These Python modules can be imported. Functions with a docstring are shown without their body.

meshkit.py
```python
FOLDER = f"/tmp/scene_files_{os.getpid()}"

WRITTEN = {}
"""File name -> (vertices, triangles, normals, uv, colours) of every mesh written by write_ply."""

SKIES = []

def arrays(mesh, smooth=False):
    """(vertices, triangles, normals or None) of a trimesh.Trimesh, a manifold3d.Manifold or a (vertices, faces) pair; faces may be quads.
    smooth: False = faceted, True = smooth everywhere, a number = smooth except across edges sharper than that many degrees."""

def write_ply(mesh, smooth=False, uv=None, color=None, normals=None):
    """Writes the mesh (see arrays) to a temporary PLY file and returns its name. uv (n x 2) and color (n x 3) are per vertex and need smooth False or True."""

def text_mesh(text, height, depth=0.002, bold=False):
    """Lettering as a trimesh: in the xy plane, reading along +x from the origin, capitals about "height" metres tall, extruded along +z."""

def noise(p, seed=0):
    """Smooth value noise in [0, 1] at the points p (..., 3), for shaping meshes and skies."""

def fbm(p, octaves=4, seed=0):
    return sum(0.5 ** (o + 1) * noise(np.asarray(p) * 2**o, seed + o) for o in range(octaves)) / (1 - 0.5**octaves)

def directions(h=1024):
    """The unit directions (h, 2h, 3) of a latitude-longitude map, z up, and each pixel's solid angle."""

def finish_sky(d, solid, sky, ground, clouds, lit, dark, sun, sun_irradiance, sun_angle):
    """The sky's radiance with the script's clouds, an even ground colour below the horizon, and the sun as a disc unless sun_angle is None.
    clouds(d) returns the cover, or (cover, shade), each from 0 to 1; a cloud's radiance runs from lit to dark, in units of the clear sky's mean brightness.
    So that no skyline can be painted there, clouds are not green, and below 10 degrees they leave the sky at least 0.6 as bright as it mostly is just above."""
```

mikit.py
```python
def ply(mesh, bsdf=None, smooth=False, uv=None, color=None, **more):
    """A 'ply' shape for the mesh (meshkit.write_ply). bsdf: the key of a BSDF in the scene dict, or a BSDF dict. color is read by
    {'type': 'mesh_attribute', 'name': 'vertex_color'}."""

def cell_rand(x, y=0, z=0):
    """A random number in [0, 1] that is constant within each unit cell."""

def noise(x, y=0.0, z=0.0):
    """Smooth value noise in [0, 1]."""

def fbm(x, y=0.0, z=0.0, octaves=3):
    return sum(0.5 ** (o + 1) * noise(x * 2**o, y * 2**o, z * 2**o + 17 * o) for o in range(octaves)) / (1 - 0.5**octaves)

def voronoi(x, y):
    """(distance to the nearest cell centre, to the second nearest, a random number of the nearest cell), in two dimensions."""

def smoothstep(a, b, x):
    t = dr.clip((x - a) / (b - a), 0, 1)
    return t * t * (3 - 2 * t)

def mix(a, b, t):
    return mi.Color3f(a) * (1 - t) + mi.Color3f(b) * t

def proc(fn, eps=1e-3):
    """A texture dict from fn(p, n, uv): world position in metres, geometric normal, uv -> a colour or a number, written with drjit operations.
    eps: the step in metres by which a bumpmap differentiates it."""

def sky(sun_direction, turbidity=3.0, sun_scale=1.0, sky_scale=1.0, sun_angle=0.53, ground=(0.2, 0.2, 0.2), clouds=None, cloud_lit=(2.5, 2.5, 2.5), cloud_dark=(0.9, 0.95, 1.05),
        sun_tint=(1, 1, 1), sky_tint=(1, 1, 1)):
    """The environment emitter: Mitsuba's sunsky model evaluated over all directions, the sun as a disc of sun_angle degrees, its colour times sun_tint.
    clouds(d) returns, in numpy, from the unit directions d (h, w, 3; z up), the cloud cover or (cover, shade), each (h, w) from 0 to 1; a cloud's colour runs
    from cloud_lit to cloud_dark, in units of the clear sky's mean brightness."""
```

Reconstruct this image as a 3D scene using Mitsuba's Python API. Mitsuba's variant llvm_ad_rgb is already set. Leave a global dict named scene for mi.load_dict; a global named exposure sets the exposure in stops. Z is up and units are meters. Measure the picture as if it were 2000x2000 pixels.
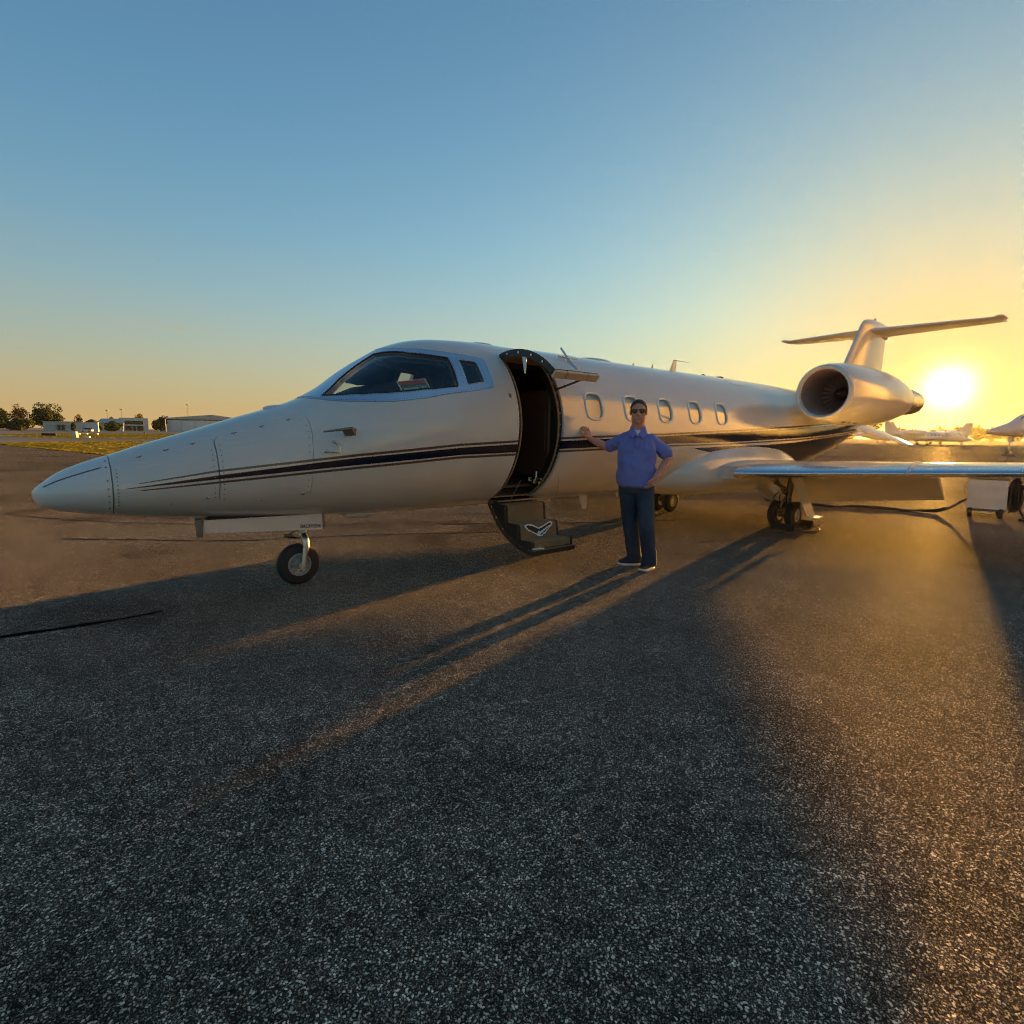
import math, random
import numpy as np, trimesh, drjit as dr, mitsuba as mi, mikit, meshkit
import shapely, shapely.affinity
from shapely.geometry import Polygon, box as sbox
from shapely.ops import unary_union
from scipy.interpolate import PchipInterpolator
import manifold3d as m3
T = mi.ScalarTransform4f
scene, labels = {}, {}
rng = np.random.default_rng(7)

# ---------------------------------------------------------------- camera
F_PX, PITCH, ROLL, EYE = 1092.48, 0.138888, 0.012643, 1.51689
_fw = np.array([0, math.cos(PITCH), -math.sin(PITCH)]); _up = np.array([0, math.sin(PITCH), math.cos(PITCH)])
_up = math.cos(ROLL) * _up - math.sin(ROLL) * np.array([1.0, 0, 0])
scene['camera'] = dict(type='perspective', fov=2 * math.degrees(math.atan(1000 / F_PX)), fov_axis='x',
                       to_world=T().look_at(origin=[0, 0, EYE], target=[0, float(_fw[1]), EYE + float(_fw[2])], up=_up.tolist()),
                       near_clip=0.05, far_clip=9000.0)

# ---------------------------------------------------------------- sky: clear dusk sky, warm haze low down, bright haze round the sun
SUN = np.array([0.604, 0.794, 0.071]); SUN /= np.linalg.norm(SUN)
def low_haze(d):
    el = np.degrees(np.arcsin(np.clip(d[..., 2], -1, 1)))
    ang = np.degrees(np.arccos(np.clip(d @ SUN, -1, 1)))
    n = meshkit.fbm(d * [3.0, 3.0, 16.0], 4, 3)
    wisps = np.clip(meshkit.fbm(d * [6.0, 6.0, 60.0] + 3, 4, 9) - 0.60, 0, 1) * np.exp(-((el - 9) / 5) ** 2)
    band = 0.86 * np.exp(-(np.maximum(el, 0) / (7.2 + 2.0 * n)) ** 1.35) + 0.25 * wisps
    core = 0.92 * np.exp(-(ang / 1.5) ** 2) + 0.055 * np.exp(-(ang / 4.5) ** 1.3)
    halo = 0.88 * np.exp(-(ang / 15.0) ** 1.6)
    cover = 1 - (1 - np.clip(band, 0, 1)) * (1 - core) * (1 - halo)
    return np.clip(cover, 0, 1), np.clip(1 - core - 0.007 * np.exp(-(ang / 10.0) ** 2), 0, 1)
SKY_TINT = np.array([0.56, 0.98, 1.34])
exposure = 3.2
scene['sky_light'] = mikit.sky(SUN.tolist(), turbidity=2.3, sun_scale=5.4, sky_scale=1.0, sun_angle=0.8, ground=(0.12, 0.11, 0.10),
                               clouds=low_haze, cloud_lit=(30.0, 24.0, 7.5), cloud_dark=(2.5, 1.52, 0.60), sun_tint=(0.88, 1.0, 1.40), sky_tint=SKY_TINT)

# ---------------------------------------------------------------- helpers
def rgb(*c): return {'type': 'rgb', 'value': list(map(float, c))}
def two(b): return {'type': 'twosided', 'bsdf': b}
def gloss(c, a=0.06): return two({'type': 'roughplastic', 'alpha': a, 'nonlinear': True, 'diffuse_reflectance': c if isinstance(c, dict) else rgb(*c)})
def prin(c, r=0.5, **k): return two({'type': 'principled', 'base_color': c if isinstance(c, dict) else rgb(*c), 'roughness': r, **k})
def tex(fn, eps=1e-3): return mikit.proc(fn, eps)
def free(key):
    if key not in scene and not any(k.startswith(key + '__') for k in scene): return key
    i = 1
    while f'{key}_{i:03d}' in scene or any(k.startswith(f'{key}_{i:03d}__') for k in scene): i += 1
    return f'{key}_{i:03d}'
def put(key, mesh, bsdf, smooth=False, A=False, exact=False):
    """One entry of the scene; a key that is taken gets the next number. A: the mesh is in the jet's own frame."""
    if isinstance(mesh, (list,)): mesh = cat(mesh)
    if hasattr(mesh, 'to_mesh'):
        q = mesh.to_mesh(); mesh = trimesh.Trimesh(q.vert_properties[:, :3], q.tri_verts, process=False)
    if A:
        mesh = mesh.copy(); mesh.vertices = A2W(mesh.vertices); mesh.invert()
    key = key if exact else free(key)
    scene[key] = mikit.ply(mesh, bsdf, smooth)
    return key
def put_n(key, v, f, n, bsdf, A=True):
    v, n = np.asarray(v, float), np.asarray(n, float)
    if A: v, n = A2W(v), A2W(n) - T0
    f = np.asarray(f, int); g = np.cross(v[f[:, 1]] - v[f[:, 0]], v[f[:, 2]] - v[f[:, 0]]); bad = (g * n[f].sum(1)).sum(1) < 0
    f[bad] = f[bad][:, ::-1]
    key = free(key)
    scene[key] = {'type': 'ply', 'filename': meshkit.write_ply((v, f), normals=n), 'face_normals': False, 'bsdf': {'type': 'ref', 'id': bsdf}}
    return key
def tag(key, label, category=None, group=None, kind=None):
    d = {'label': label}
    if category: d['category'] = category
    if group: d['group'] = group
    if kind: d['kind'] = kind
    labels[key] = d
def cat(ms): return trimesh.util.concatenate([m for m in ms])
def mv(m, *t): m = m.copy(); m.apply_translation(t); return m
def rot(m, deg, ax, pt=None):
    m = m.copy(); m.apply_transform(trimesh.transformations.rotation_matrix(math.radians(deg), ax, pt)); return m
def bx(c, s, bevel=0.0):
    """A box of size s at c, its edges chamfered."""
    b = min(bevel, min(s) * .45)
    if b <= 0:
        m = trimesh.creation.box(extents=s)
    else:
        pts = []
        h = np.array(s) / 2
        for sx in (-1, 1):
            for sy in (-1, 1):
                for sz in (-1, 1):
                    for k in range(3):
                        q = h - b; q[k] = h[k]; pts.append(q * [sx, sy, sz])
        m = trimesh.convex.convex_hull(np.array(pts))
    m.apply_translation(c); return m
def hull(pts): return trimesh.convex.convex_hull(np.array(pts, float))
def smooth_path(pts, n):
    pts = np.array(pts, float)
    d = np.r_[0, np.cumsum(np.linalg.norm(np.diff(pts, axis=0), axis=1))]
    return PchipInterpolator(d, pts)(np.linspace(0, d[-1], n))
def tube(path, r, k=8, closed=False, caps=True):
    """A tube along the path; r one radius or one per point."""
    p = np.array(path, float); n = len(p); r = np.broadcast_to(np.asarray(r, float), (n,))
    t = np.roll(p, -1, 0) - np.roll(p, 1, 0) if closed else np.gradient(p, axis=0)
    t /= np.maximum(np.linalg.norm(t, axis=1, keepdims=True), 1e-9)
    a = np.cross(t[0], [0, 0, 1.0] if abs(t[0][2]) < .9 else [1.0, 0, 0]); a /= np.linalg.norm(a)
    V = []
    for i in range(n):
        a = a - t[i] * (a @ t[i]); a /= np.linalg.norm(a); b = np.cross(t[i], a)
        th = np.arange(k) * 2 * math.pi / k
        V.append(p[i] + r[i] * (np.cos(th)[:, None] * a + np.sin(th)[:, None] * b))
    V = np.concatenate(V); F = []
    for i in range(n if closed else n - 1):
        for j in range(k):
            q = [i * k + j, i * k + (j + 1) % k, ((i + 1) % n) * k + (j + 1) % k, ((i + 1) % n) * k + j]
            F += [[q[0], q[1], q[2]], [q[0], q[2], q[3]]]
    if not closed and caps:
        V = np.vstack([V, p[0], p[-1]]); m = len(V)
        for j in range(k):
            F += [[m - 2, (j + 1) % k, j], [m - 1, (n - 1) * k + j, (n - 1) * k + (j + 1) % k]]
    return trimesh.Trimesh(V, F, process=False)
def rod(a, b, r, k=12, r2=None): return tube([a, b], [r, r if r2 is None else r2], k)
def lathe(prof, k=48, axis='x'):
    """prof: (along the axis, radius) pairs."""
    prof = np.array(prof, float); n = len(prof); th = np.arange(k) * 2 * math.pi / k
    V = np.stack([np.repeat(prof[:, 0], k), np.outer(prof[:, 1], np.cos(th)).ravel(), np.outer(prof[:, 1], np.sin(th)).ravel()], 1)
    F = []
    for i in range(n - 1):
        for j in range(k):
            a, b, c, d = i * k + j, i * k + (j + 1) % k, (i + 1) * k + (j + 1) % k, (i + 1) * k + j
            F += [[a, b, c], [a, c, d]]
    if axis == 'z': V = V[:, [2, 1, 0]] * [-1, 1, 1]
    if axis == 'y': V = V[:, [1, 0, 2]]; F = [f[::-1] for f in F]
    return trimesh.Trimesh(V, F, process=False)
def loft(rings, cap=True):
    R = np.array(rings, float); n, k = R.shape[:2]; V = R.reshape(-1, 3); F = []
    for i in range(n - 1):
        for j in range(k):
            a, b, c, d = i * k + j, i * k + (j + 1) % k, (i + 1) * k + (j + 1) % k, (i + 1) * k + j
            F += [[a, b, c], [a, c, d]]
    if cap:
        V = np.vstack([V, R[0].mean(0), R[-1].mean(0)])
        for j in range(k): F += [[n * k, (j + 1) % k, j], [n * k + 1, (n - 1) * k + j, (n - 1) * k + (j + 1) % k]]
    m = trimesh.Trimesh(V, F, process=False); m.fix_normals(); return m
def prism(poly, h, z0=0.0):
    """poly (xy) extruded from z0 to z0 + h."""
    m = trimesh.creation.extrude_polygon(poly if hasattr(poly, 'exterior') else Polygon(poly), h, engine='earcut'); m.apply_translation([0, 0, z0]); return m
def sheet(poly, z, step=None):
    poly = poly if hasattr(poly, 'exterior') else Polygon(poly)
    v, f = trimesh.creation.triangulate_polygon(poly, engine='earcut')
    m = trimesh.Trimesh(np.c_[v, np.full(len(v), z)], f, process=False)
    if m.face_normals[:, 2].sum() < 0: m.invert()
    return m
def pwl(x, xs, ys):
    """Piecewise linear in drjit: ys at xs, flat outside."""
    out = mi.Float(ys[0]); x = dr.clip(x, xs[0], xs[-1])
    s0 = 0.0
    for i in range(len(xs) - 1):
        s = (ys[i + 1] - ys[i]) / (xs[i + 1] - xs[i])
        out = out + (s - s0) * dr.maximum(x - xs[i], 0); s0 = s
    return out
def mirror_y(m):
    m = m.copy(); m.vertices = m.vertices * [1, -1, 1]; m.invert(); return m
# ---------------------------------------------------------------- jet body surface: P(X, theta); X aft from the nose, y to port, z up

YAW,TX,TY=0.687934,-3.64890,4.21660
AX=np.array([math.cos(YAW),math.sin(YAW),0]); PO=np.array([math.sin(YAW),-math.cos(YAW),0]); T0=np.array([TX,TY,0])
def A2W(v):
    v=np.asarray(v,float)
    return T0+v[...,0:1]*AX+v[...,1:2]*PO+v[...,2:3]*np.array([0,0,1.0])
def table(xs,ys):
    g=PchipInterpolator(np.sqrt(np.array(xs,float)),np.array(ys,float)); return lambda x: g(np.sqrt(np.clip(x,0,17.4)))
f_top=table([0,.065,.153,.33,.512,.706,.908,1.089,1.453,1.72,2.0,2.22,2.49,2.78,2.92,3.056,3.184,3.44,3.69,3.99,4.3,6.4,8,9,10.3,11.3,12.3,13.5,15,16.5,17.4],
            [1.018,1.10,1.17,1.253,1.316,1.386,1.453,1.511,1.635,1.72,1.822,1.94,2.14,2.322,2.40,2.453,2.49,2.532,2.55,2.56,2.558,2.552,2.545,2.542,2.535,2.515,2.485,2.43,2.35,2.26,2.2])
f_bot=table([0,.05,.13,.3,.475,.76,1.1,1.6,2.25,2.76,3.24,4.3,6,7.5,9.5,10.8,11.6,12.6,13.9,15.3,16.0,16.8,17.4],
            [1.018,.915,.885,.848,.818,.781,.747,.713,.685,.668,.66,.657,.657,.655,.66,.69,.77,.96,1.22,1.58,1.745,1.92,2.0])
f_w=table([0,.065,.153,.33,.512,.706,.908,1.089,1.453,1.72,2.0,2.25,2.5,2.78,3.06,3.44,3.8,4.1,7.9,9,10,11,12,13.5,15,16.5,17.4],
          [0,.13,.195,.275,.33,.38,.425,.46,.53,.58,.635,.69,.75,.81,.86,.91,.94,.95,.95,.94,.91,.87,.81,.68,.46,.2,.06])
f_zc=table([0,.5,1,1.5,2,2.5,3,3.5,4,10,11,12.5,14,16,17.4],[1.018,1.04,1.10,1.17,1.25,1.38,1.5,1.58,1.605,1.605,1.62,1.72,1.87,2.03,2.1])
def P(X,th):
    """theta in degrees, 0 = top, 90 = port side, 180 = belly, -90 = starboard."""
    X=np.asarray(X,float); t=np.radians(np.asarray(th,float)); c,s=np.cos(t),np.sin(t); zc=f_zc(X)
    return np.stack([X+0*c,f_w(X)*s,zc+np.where(c>0,f_top(X)-zc,zc-f_bot(X))*c],-1)
def PN(X,th):
    X=np.asarray(X,float); e=1e-3
    a=P(X+e,th)-P(np.maximum(X-e,1e-7),th); b=P(X,np.asarray(th)+.1)-P(X,np.asarray(th)-.1)
    n=np.cross(a,b); return n/np.maximum(np.linalg.norm(n,axis=-1,keepdims=True),1e-12)
_XL = np.r_[np.linspace(0.0, 0.72, 19)[0:] ** 2, np.arange(.56, 4.9, .04), np.arange(4.9, 17.41, .1), 17.4]
_XL = np.unique(np.round(_XL, 4)); _TL = np.arange(-180, 181, 3.0)
_cells = None
def _uvmesh(poly):
    """Triangles of a polygon in (X, theta), cut along a fine grid."""
    x0, y0, x1, y1 = poly.bounds
    xi = [i for i in range(len(_XL) - 1) if _XL[i + 1] > x0 and _XL[i] < x1]; ti = [j for j in range(len(_TL) - 1) if _TL[j + 1] > y0 and _TL[j] < y1]
    I, J = np.meshgrid(xi, ti, indexing='ij'); I, J = I.ravel(), J.ravel()
    B = shapely.box(_XL[I], _TL[J], _XL[I + 1], _TL[J + 1]); shapely.prepare(poly)
    inside = shapely.covers(poly, B); cut = shapely.intersects(poly, B) & ~inside
    V, Fc = [], []
    for i, j in zip(I[inside], J[inside]):
        k = len(V); V += [(_XL[i], _TL[j]), (_XL[i + 1], _TL[j]), (_XL[i + 1], _TL[j + 1]), (_XL[i], _TL[j + 1])]; Fc += [(k, k + 1, k + 2), (k, k + 2, k + 3)]
    for b in B[cut]:
        g = poly.intersection(b)
        for q in getattr(g, 'geoms', [g]):
            if q.geom_type != 'Polygon' or q.area < 1e-7: continue
            v, f = trimesh.creation.triangulate_polygon(q, engine='earcut'); k = len(V)
            V += [tuple(x) for x in v]; Fc += [tuple(int(a) + k for a in t) for t in f]
    V = np.array(V); Fc = np.array(Fc)
    w, inv = np.unique(np.round(V, 6), axis=0, return_inverse=True); Fc = inv.ravel()[Fc]
    Fc = Fc[(Fc[:, 0] != Fc[:, 1]) & (Fc[:, 1] != Fc[:, 2]) & (Fc[:, 2] != Fc[:, 0])]
    return w, Fc
def skin_arrays(poly, off=0.0):
    V, Fc, N, k = [], [], [], 0
    for g in getattr(poly, 'geoms', [poly]):
        w, f = _uvmesh(g); n = PN(np.maximum(w[:, 0], 1e-4), w[:, 1]); p = P(np.maximum(w[:, 0], 1e-6), w[:, 1]) + off * n
        V.append(p); N.append(n); Fc.append(f + k); k += len(p)
    return np.concatenate(V), np.concatenate(Fc), np.concatenate(N)
def rim(poly, off, depth):
    """The cut edge of a skin patch, going in by depth."""
    V, Fc = [], []
    for g in getattr(poly, 'geoms', [poly]):
        for ring in [g.exterior, *g.interiors]:
            c = np.array(ring.segmentize(2.0).coords)[:-1] if False else np.array(shapely.segmentize(ring, 1.5).coords)
            n = PN(np.maximum(c[:, 0], 1e-4), c[:, 1]); p = P(c[:, 0], c[:, 1]); k = len(V)
            V += list(p + off * n) + list(p + (off - depth) * n); m = len(c)
            for i in range(m - 1): Fc += [(k + i, k + i + 1, k + m + i + 1), (k + i, k + m + i + 1, k + m + i)]
    return trimesh.Trimesh(V, Fc, process=False)
def skin(key, poly, bsdf, off=0.0, depth=0.0):
    """A part of the body skin with true normals; its cut edge is depth deep."""
    v, f, n = skin_arrays(poly, off)
    if depth:
        r = rim(poly, off, depth); fn = r.face_normals
        rv = r.vertices[r.faces].reshape(-1, 3); rn = np.repeat(fn, 3, 0)
        f = np.vstack([f, np.arange(len(rv)).reshape(-1, 3) + len(v)]); v = np.vstack([v, rv]); n = np.vstack([n, rn])
    return put_n(key, v, f, n, bsdf)
def mirror(poly): return shapely.affinity.scale(poly, 1, -1, origin=(0, 0))
def rounded(pts, rx): 
    """Polygon in (X, theta) with corners rounded by rx metres (theta taken at 60.3 degrees per metre)."""
    q = shapely.affinity.scale(Polygon(pts), 1, 1 / 60.3, origin=(0, 0)); q = q.buffer(-rx, join_style=2).buffer(rx, quad_segs=6)
    return shapely.affinity.scale(q, 1, 60.3, origin=(0, 0))
def grow(poly, d):
    q = shapely.affinity.scale(poly, 1, 1 / 60.3, origin=(0, 0)).buffer(d, quad_segs=6); return shapely.affinity.scale(q, 1, 60.3, origin=(0, 0))

# ---------------------------------------------------------------- materials
fbm, noise, vor, ss, mix, rnd = mikit.fbm, mikit.noise, mikit.voronoi, mikit.smoothstep, mikit.mix, mikit.cell_rand
def _stones(p):
    x = p.x + 0.007 * (noise(p.x * 75, p.y * 75) - 0.5); y = p.y + 0.007 * (noise(p.x * 75 + 40, p.y * 75 + 9) - 0.5)
    a, b, r = vor(x * 112, y * 112); a2, b2, r2 = vor(x * 215 + 9, y * 215 + 4)
    q = r * 53.7; q = q - dr.floor(q); q2 = r2 * 71.3; q2 = q2 - dr.floor(q2)
    big = ss(0.20 + 0.34 * q, 0.10 + 0.30 * q, a) * ss(0.40, 0.46, r); small = ss(0.50, 0.34, a2) * ss(0.48, 0.56, r2)
    return big, small, q, q2
def _asphalt(p, n, uv):
    x, y = p.x, p.y
    big, small, q, q2 = _stones(p)
    wide = fbm(x * 0.35, y * 0.35, 1.0, 4); mid = fbm(x * 2.1 + 30, y * 2.1, 5.0, 3)
    stain = ss(0.56, 0.72, fbm(x * 0.16 + 11, y * 0.5 + 3, 2.0, 4)); drip = ss(0.70, 0.80, fbm(x * 0.9 + 5, y * 0.9 + 1, 9.0, 3))
    c = mi.Color3f(0.030, 0.028, 0.026) * (0.6 + 0.8 * noise(x * 160, y * 160))
    c = mix(c, mix((0.09, 0.085, 0.076), (0.34, 0.315, 0.275), q2 * q2), small)
    c = mix(c, mix((0.15, 0.14, 0.125), (0.66, 0.62, 0.55), q * q), big)
    a3, b3, r3 = vor(x * 24 + 3, y * 24 + 7); a4, b4, r4 = vor(x * 7 + 13 + mid, y * 7 + 2)
    c = c * mix((1.06, 0.98, 0.97), (0.97, 1.01, 0.98), wide) * (0.74 + 0.52 * mid) * (0.88 + 0.24 * wide) * (0.70 + 0.60 * dr.power(r3, 1.2)) * (0.93 + 0.14 * r4)
    return c * mi.Color3f(1.44, 1.36, 1.22) * (1.0 - 0.42 * stain) * (1.0 - 0.35 * drip)
def _asphalt_h(p, n, uv):
    big, small, q, q2 = _stones(p)
    return 0.0021 * big * (0.4 + 0.6 * q) + 0.0009 * small + 0.0005 * noise(p.x * 13, p.y * 13)
def _asphalt_g(p, n, uv):
    big, small, q, q2 = _stones(p)
    return 0.006 + 0.14 * big * ss(0.6, 0.95, q)
scene['asphalt'] = two({'type': 'bumpmap', 'scale': 1.0, 'arbitrary': tex(_asphalt_h, 2e-3), 'bsdf': {'type': 'blendbsdf', 'weight': tex(_asphalt_g),
                        'bsdf_0': {'type': 'diffuse', 'reflectance': tex(_asphalt)}, 'bsdf_1': {'type': 'principled', 'base_color': rgb(.2, .19, .17), 'roughness': 0.42, 'specular': 0.4}}})
def _apron(p, n, uv):
    m = fbm(p.x * 0.05, p.y * 0.05, 3.0, 4)
    return mix((0.10, 0.098, 0.095), (0.17, 0.162, 0.155), m)
scene['taxiway_pavement'] = prin(tex(_apron), 0.85, specular=0.12)
def _grass(p, n, uv):
    a = fbm(p.x * 0.12, p.y * 0.12, 2.0, 4); b = fbm(p.x * 1.7, p.y * 1.7, 7.0, 3)
    c = mix((0.17, 0.17, 0.03), (0.27, 0.22, 0.04), ss(0.35, 0.65, a * 0.7 + b * 0.3))
    return c * (0.65 + 0.7 * b)
scene['dry_grass'] = {'type': 'principledthin', 'base_color': tex(_grass), 'roughness': 0.8, 'diff_trans': 0.7, 'spec_trans': 0.0}

# jet paint: white, with navy and bronze cheat lines running along both sides
def _jet_axis(p):
    q = mi.Vector3f(p.x - TX, p.y - TY, 0); return q.x * AX[0] + q.y * AX[1], q.x * PO[0] + q.y * PO[1]
_SX = [0.56, 1.18, 2.31, 3.33, 4.02, 4.70, 6.74, 8.31, 10.61, 12.3, 15.0]
_NT = [1.056, 1.146, 1.281, 1.372, 1.408, 1.442, 1.516, 1.577, 1.676, 1.76, 1.92]
_NB = [1.053, 1.114, 1.214, 1.298, 1.320, 1.351, 1.408, 1.430, 1.501, 1.57, 1.72]
_UT = [1.082, 1.189, 1.316, 1.413, 1.449, 1.486, 1.554, 1.618, 1.720, 1.80, 1.96]
_UB = [1.077, 1.172, 1.293, 1.390, 1.426, 1.463, 1.530, 1.592, 1.692, 1.775, 1.935]
_LT = [1.033, 1.096, 1.199, 1.285, 1.308, 1.335, 1.388, 1.412, 1.482, 1.55, 1.70]
_LB = [1.028, 1.079, 1.177, 1.262, 1.284, 1.311, 1.370, 1.392, 1.456, 1.525, 1.675]
_WX = [7.3, 8.4, 9.6, 10.7, 11.9, 15.0]; _WZ = [1.340, 1.371, 1.385, 1.425, 1.495, 1.655]
def _livery(p, n, uv):
    X, Y = _jet_axis(p); z = p.z; e = 0.0025
    def band(lo, hi, x0): return ss(-e, e, z - pwl(X, _SX, lo)) * ss(e, -e, z - pwl(X, _SX, hi)) * ss(x0, x0 + 0.004, X)
    navy = band(_NB, _NT, 0.56); bronze = dr.maximum(band(_UB, _UT, 0.65), band(_LB, _LT, 0.66))
    wedge = ss(e, -e, z - pwl(X, _WX, _WZ)) * ss(7.32, 7.34, X) * ss(0.0, 0.012, pwl(X, _WX, _WZ) - z)
    lowtail = wedge * ss(0.0, 0.006, z - (pwl(X, _WX, _WZ) - dr.maximum(X - 7.35, 0) * 0.16)) * ss(7.4, 7.45, X)
    lowtail = dr.maximum(lowtail, ss(10.2, 10.21, X) * wedge)
    dirt = 0.92 + 0.08 * fbm(X * 2.2, z * 5, Y * 2, 3)
    c = mi.Color3f(0.88, 0.87, 0.845) * dirt
    c = mix(c, mi.Color3f(0.24, 0.150, 0.095), bronze)
    c = mix(c, mi.Color3f(0.008, 0.014, 0.055), dr.maximum(navy, dr.select(lowtail > 0.001, 1.0, 0.0)))
    return c
def _orange_peel(p, n, uv): return 0.0002 * fbm(p.x * 26, p.y * 26, p.z * 26, 2) + 0.0016 * noise(p.x * 3.1, p.y * 3.1, p.z * 5.0)
def coat(fn): return two({'type': 'bumpmap', 'scale': 1.0, 'arbitrary': tex(_orange_peel, 4e-3), 'bsdf': {'type': 'roughplastic', 'alpha': 0.03, 'nonlinear': True, 'int_ior': 1.65, 'diffuse_reflectance': fn}})
scene['jet_livery'] = coat(tex(_livery))
def _white(p, n, uv): return mi.Color3f(0.88, 0.87, 0.845) * (0.92 + 0.08 * fbm(p.x * 3, p.y * 3, p.z * 4, 3))
scene['white_paint'] = coat(tex(_white))
scene['navy_paint'] = gloss((0.0065, 0.008, 0.020), 0.05)
scene['radome_paint'] = gloss((0.84, 0.84, 0.83), 0.10)
scene['frame_paint'] = prin((0.60, 0.68, 0.78), 0.30, metallic=0.8)
scene['window_rim'] = prin((0.84, 0.83, 0.80), 0.3)
scene['dark_rubber'] = prin((0.016, 0.015, 0.015), 0.62)
scene['dark_seal'] = prin((0.020, 0.018, 0.017), 0.35)
scene['tyre_rubber'] = prin((0.022, 0.021, 0.021), 0.7)
scene['fastener_grey'] = prin((0.20, 0.19, 0.18), 0.4)
scene['steel'] = two({'type': 'roughconductor', 'alpha': 0.22, 'specular_reflectance': rgb(.62, .62, .62)})
scene['chrome'] = two({'type': 'roughconductor', 'alpha': 0.10, 'specular_reflectance': rgb(.80, .82, .85)})
scene['dark_metal'] = two({'type': 'roughconductor', 'alpha': 0.3, 'specular_reflectance': rgb(.22, .21, .20)})
scene['wheel_metal'] = prin((0.42, 0.42, 0.41), 0.42, metallic=0.5)
scene['brown_leather'] = prin((0.10, 0.052, 0.030), 0.45)
scene['dark_lining'] = prin((0.085, 0.052, 0.034), 0.7)
scene['cockpit_black'] = prin((0.012, 0.012, 0.014), 0.7)
def _carpet(p, n, uv): return mix((0.20, 0.135, 0.072), (0.27, 0.185, 0.10), noise(p.x * 160, p.y * 160, p.z * 160)) * (0.75 + 0.4 * fbm(p.x * 9, p.y * 9, p.z * 9, 3))
scene['tan_carpet'] = prin(tex(_carpet), 0.95, specular=0.05)
scene['cream_trim'] = prin((0.55, 0.42, 0.28), 0.5)
scene['tan_trim'] = prin((0.30, 0.19, 0.10), 0.6)
scene['clear_glass'] = {'type': 'thindielectric', 'specular_transmittance': rgb(.80, .84, .80)}
scene['tinted_glass'] = {'type': 'thindielectric', 'specular_transmittance': rgb(.55, .58, .58)}
scene['window_shade'] = prin((0.55, 0.62, 0.68), 0.6)
scene['placard_green'] = prin((0.03, 0.20, 0.09), 0.5)
scene['placard_red'] = prin((0.50, 0.09, 0.07), 0.5)
scene['placard_grey'] = prin((0.13, 0.11, 0.11), 0.5)
scene['lettering_white'] = prin((0.80, 0.82, 0.80), 0.6)
scene['lettering_black'] = prin((0.010, 0.010, 0.010), 0.5)
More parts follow.
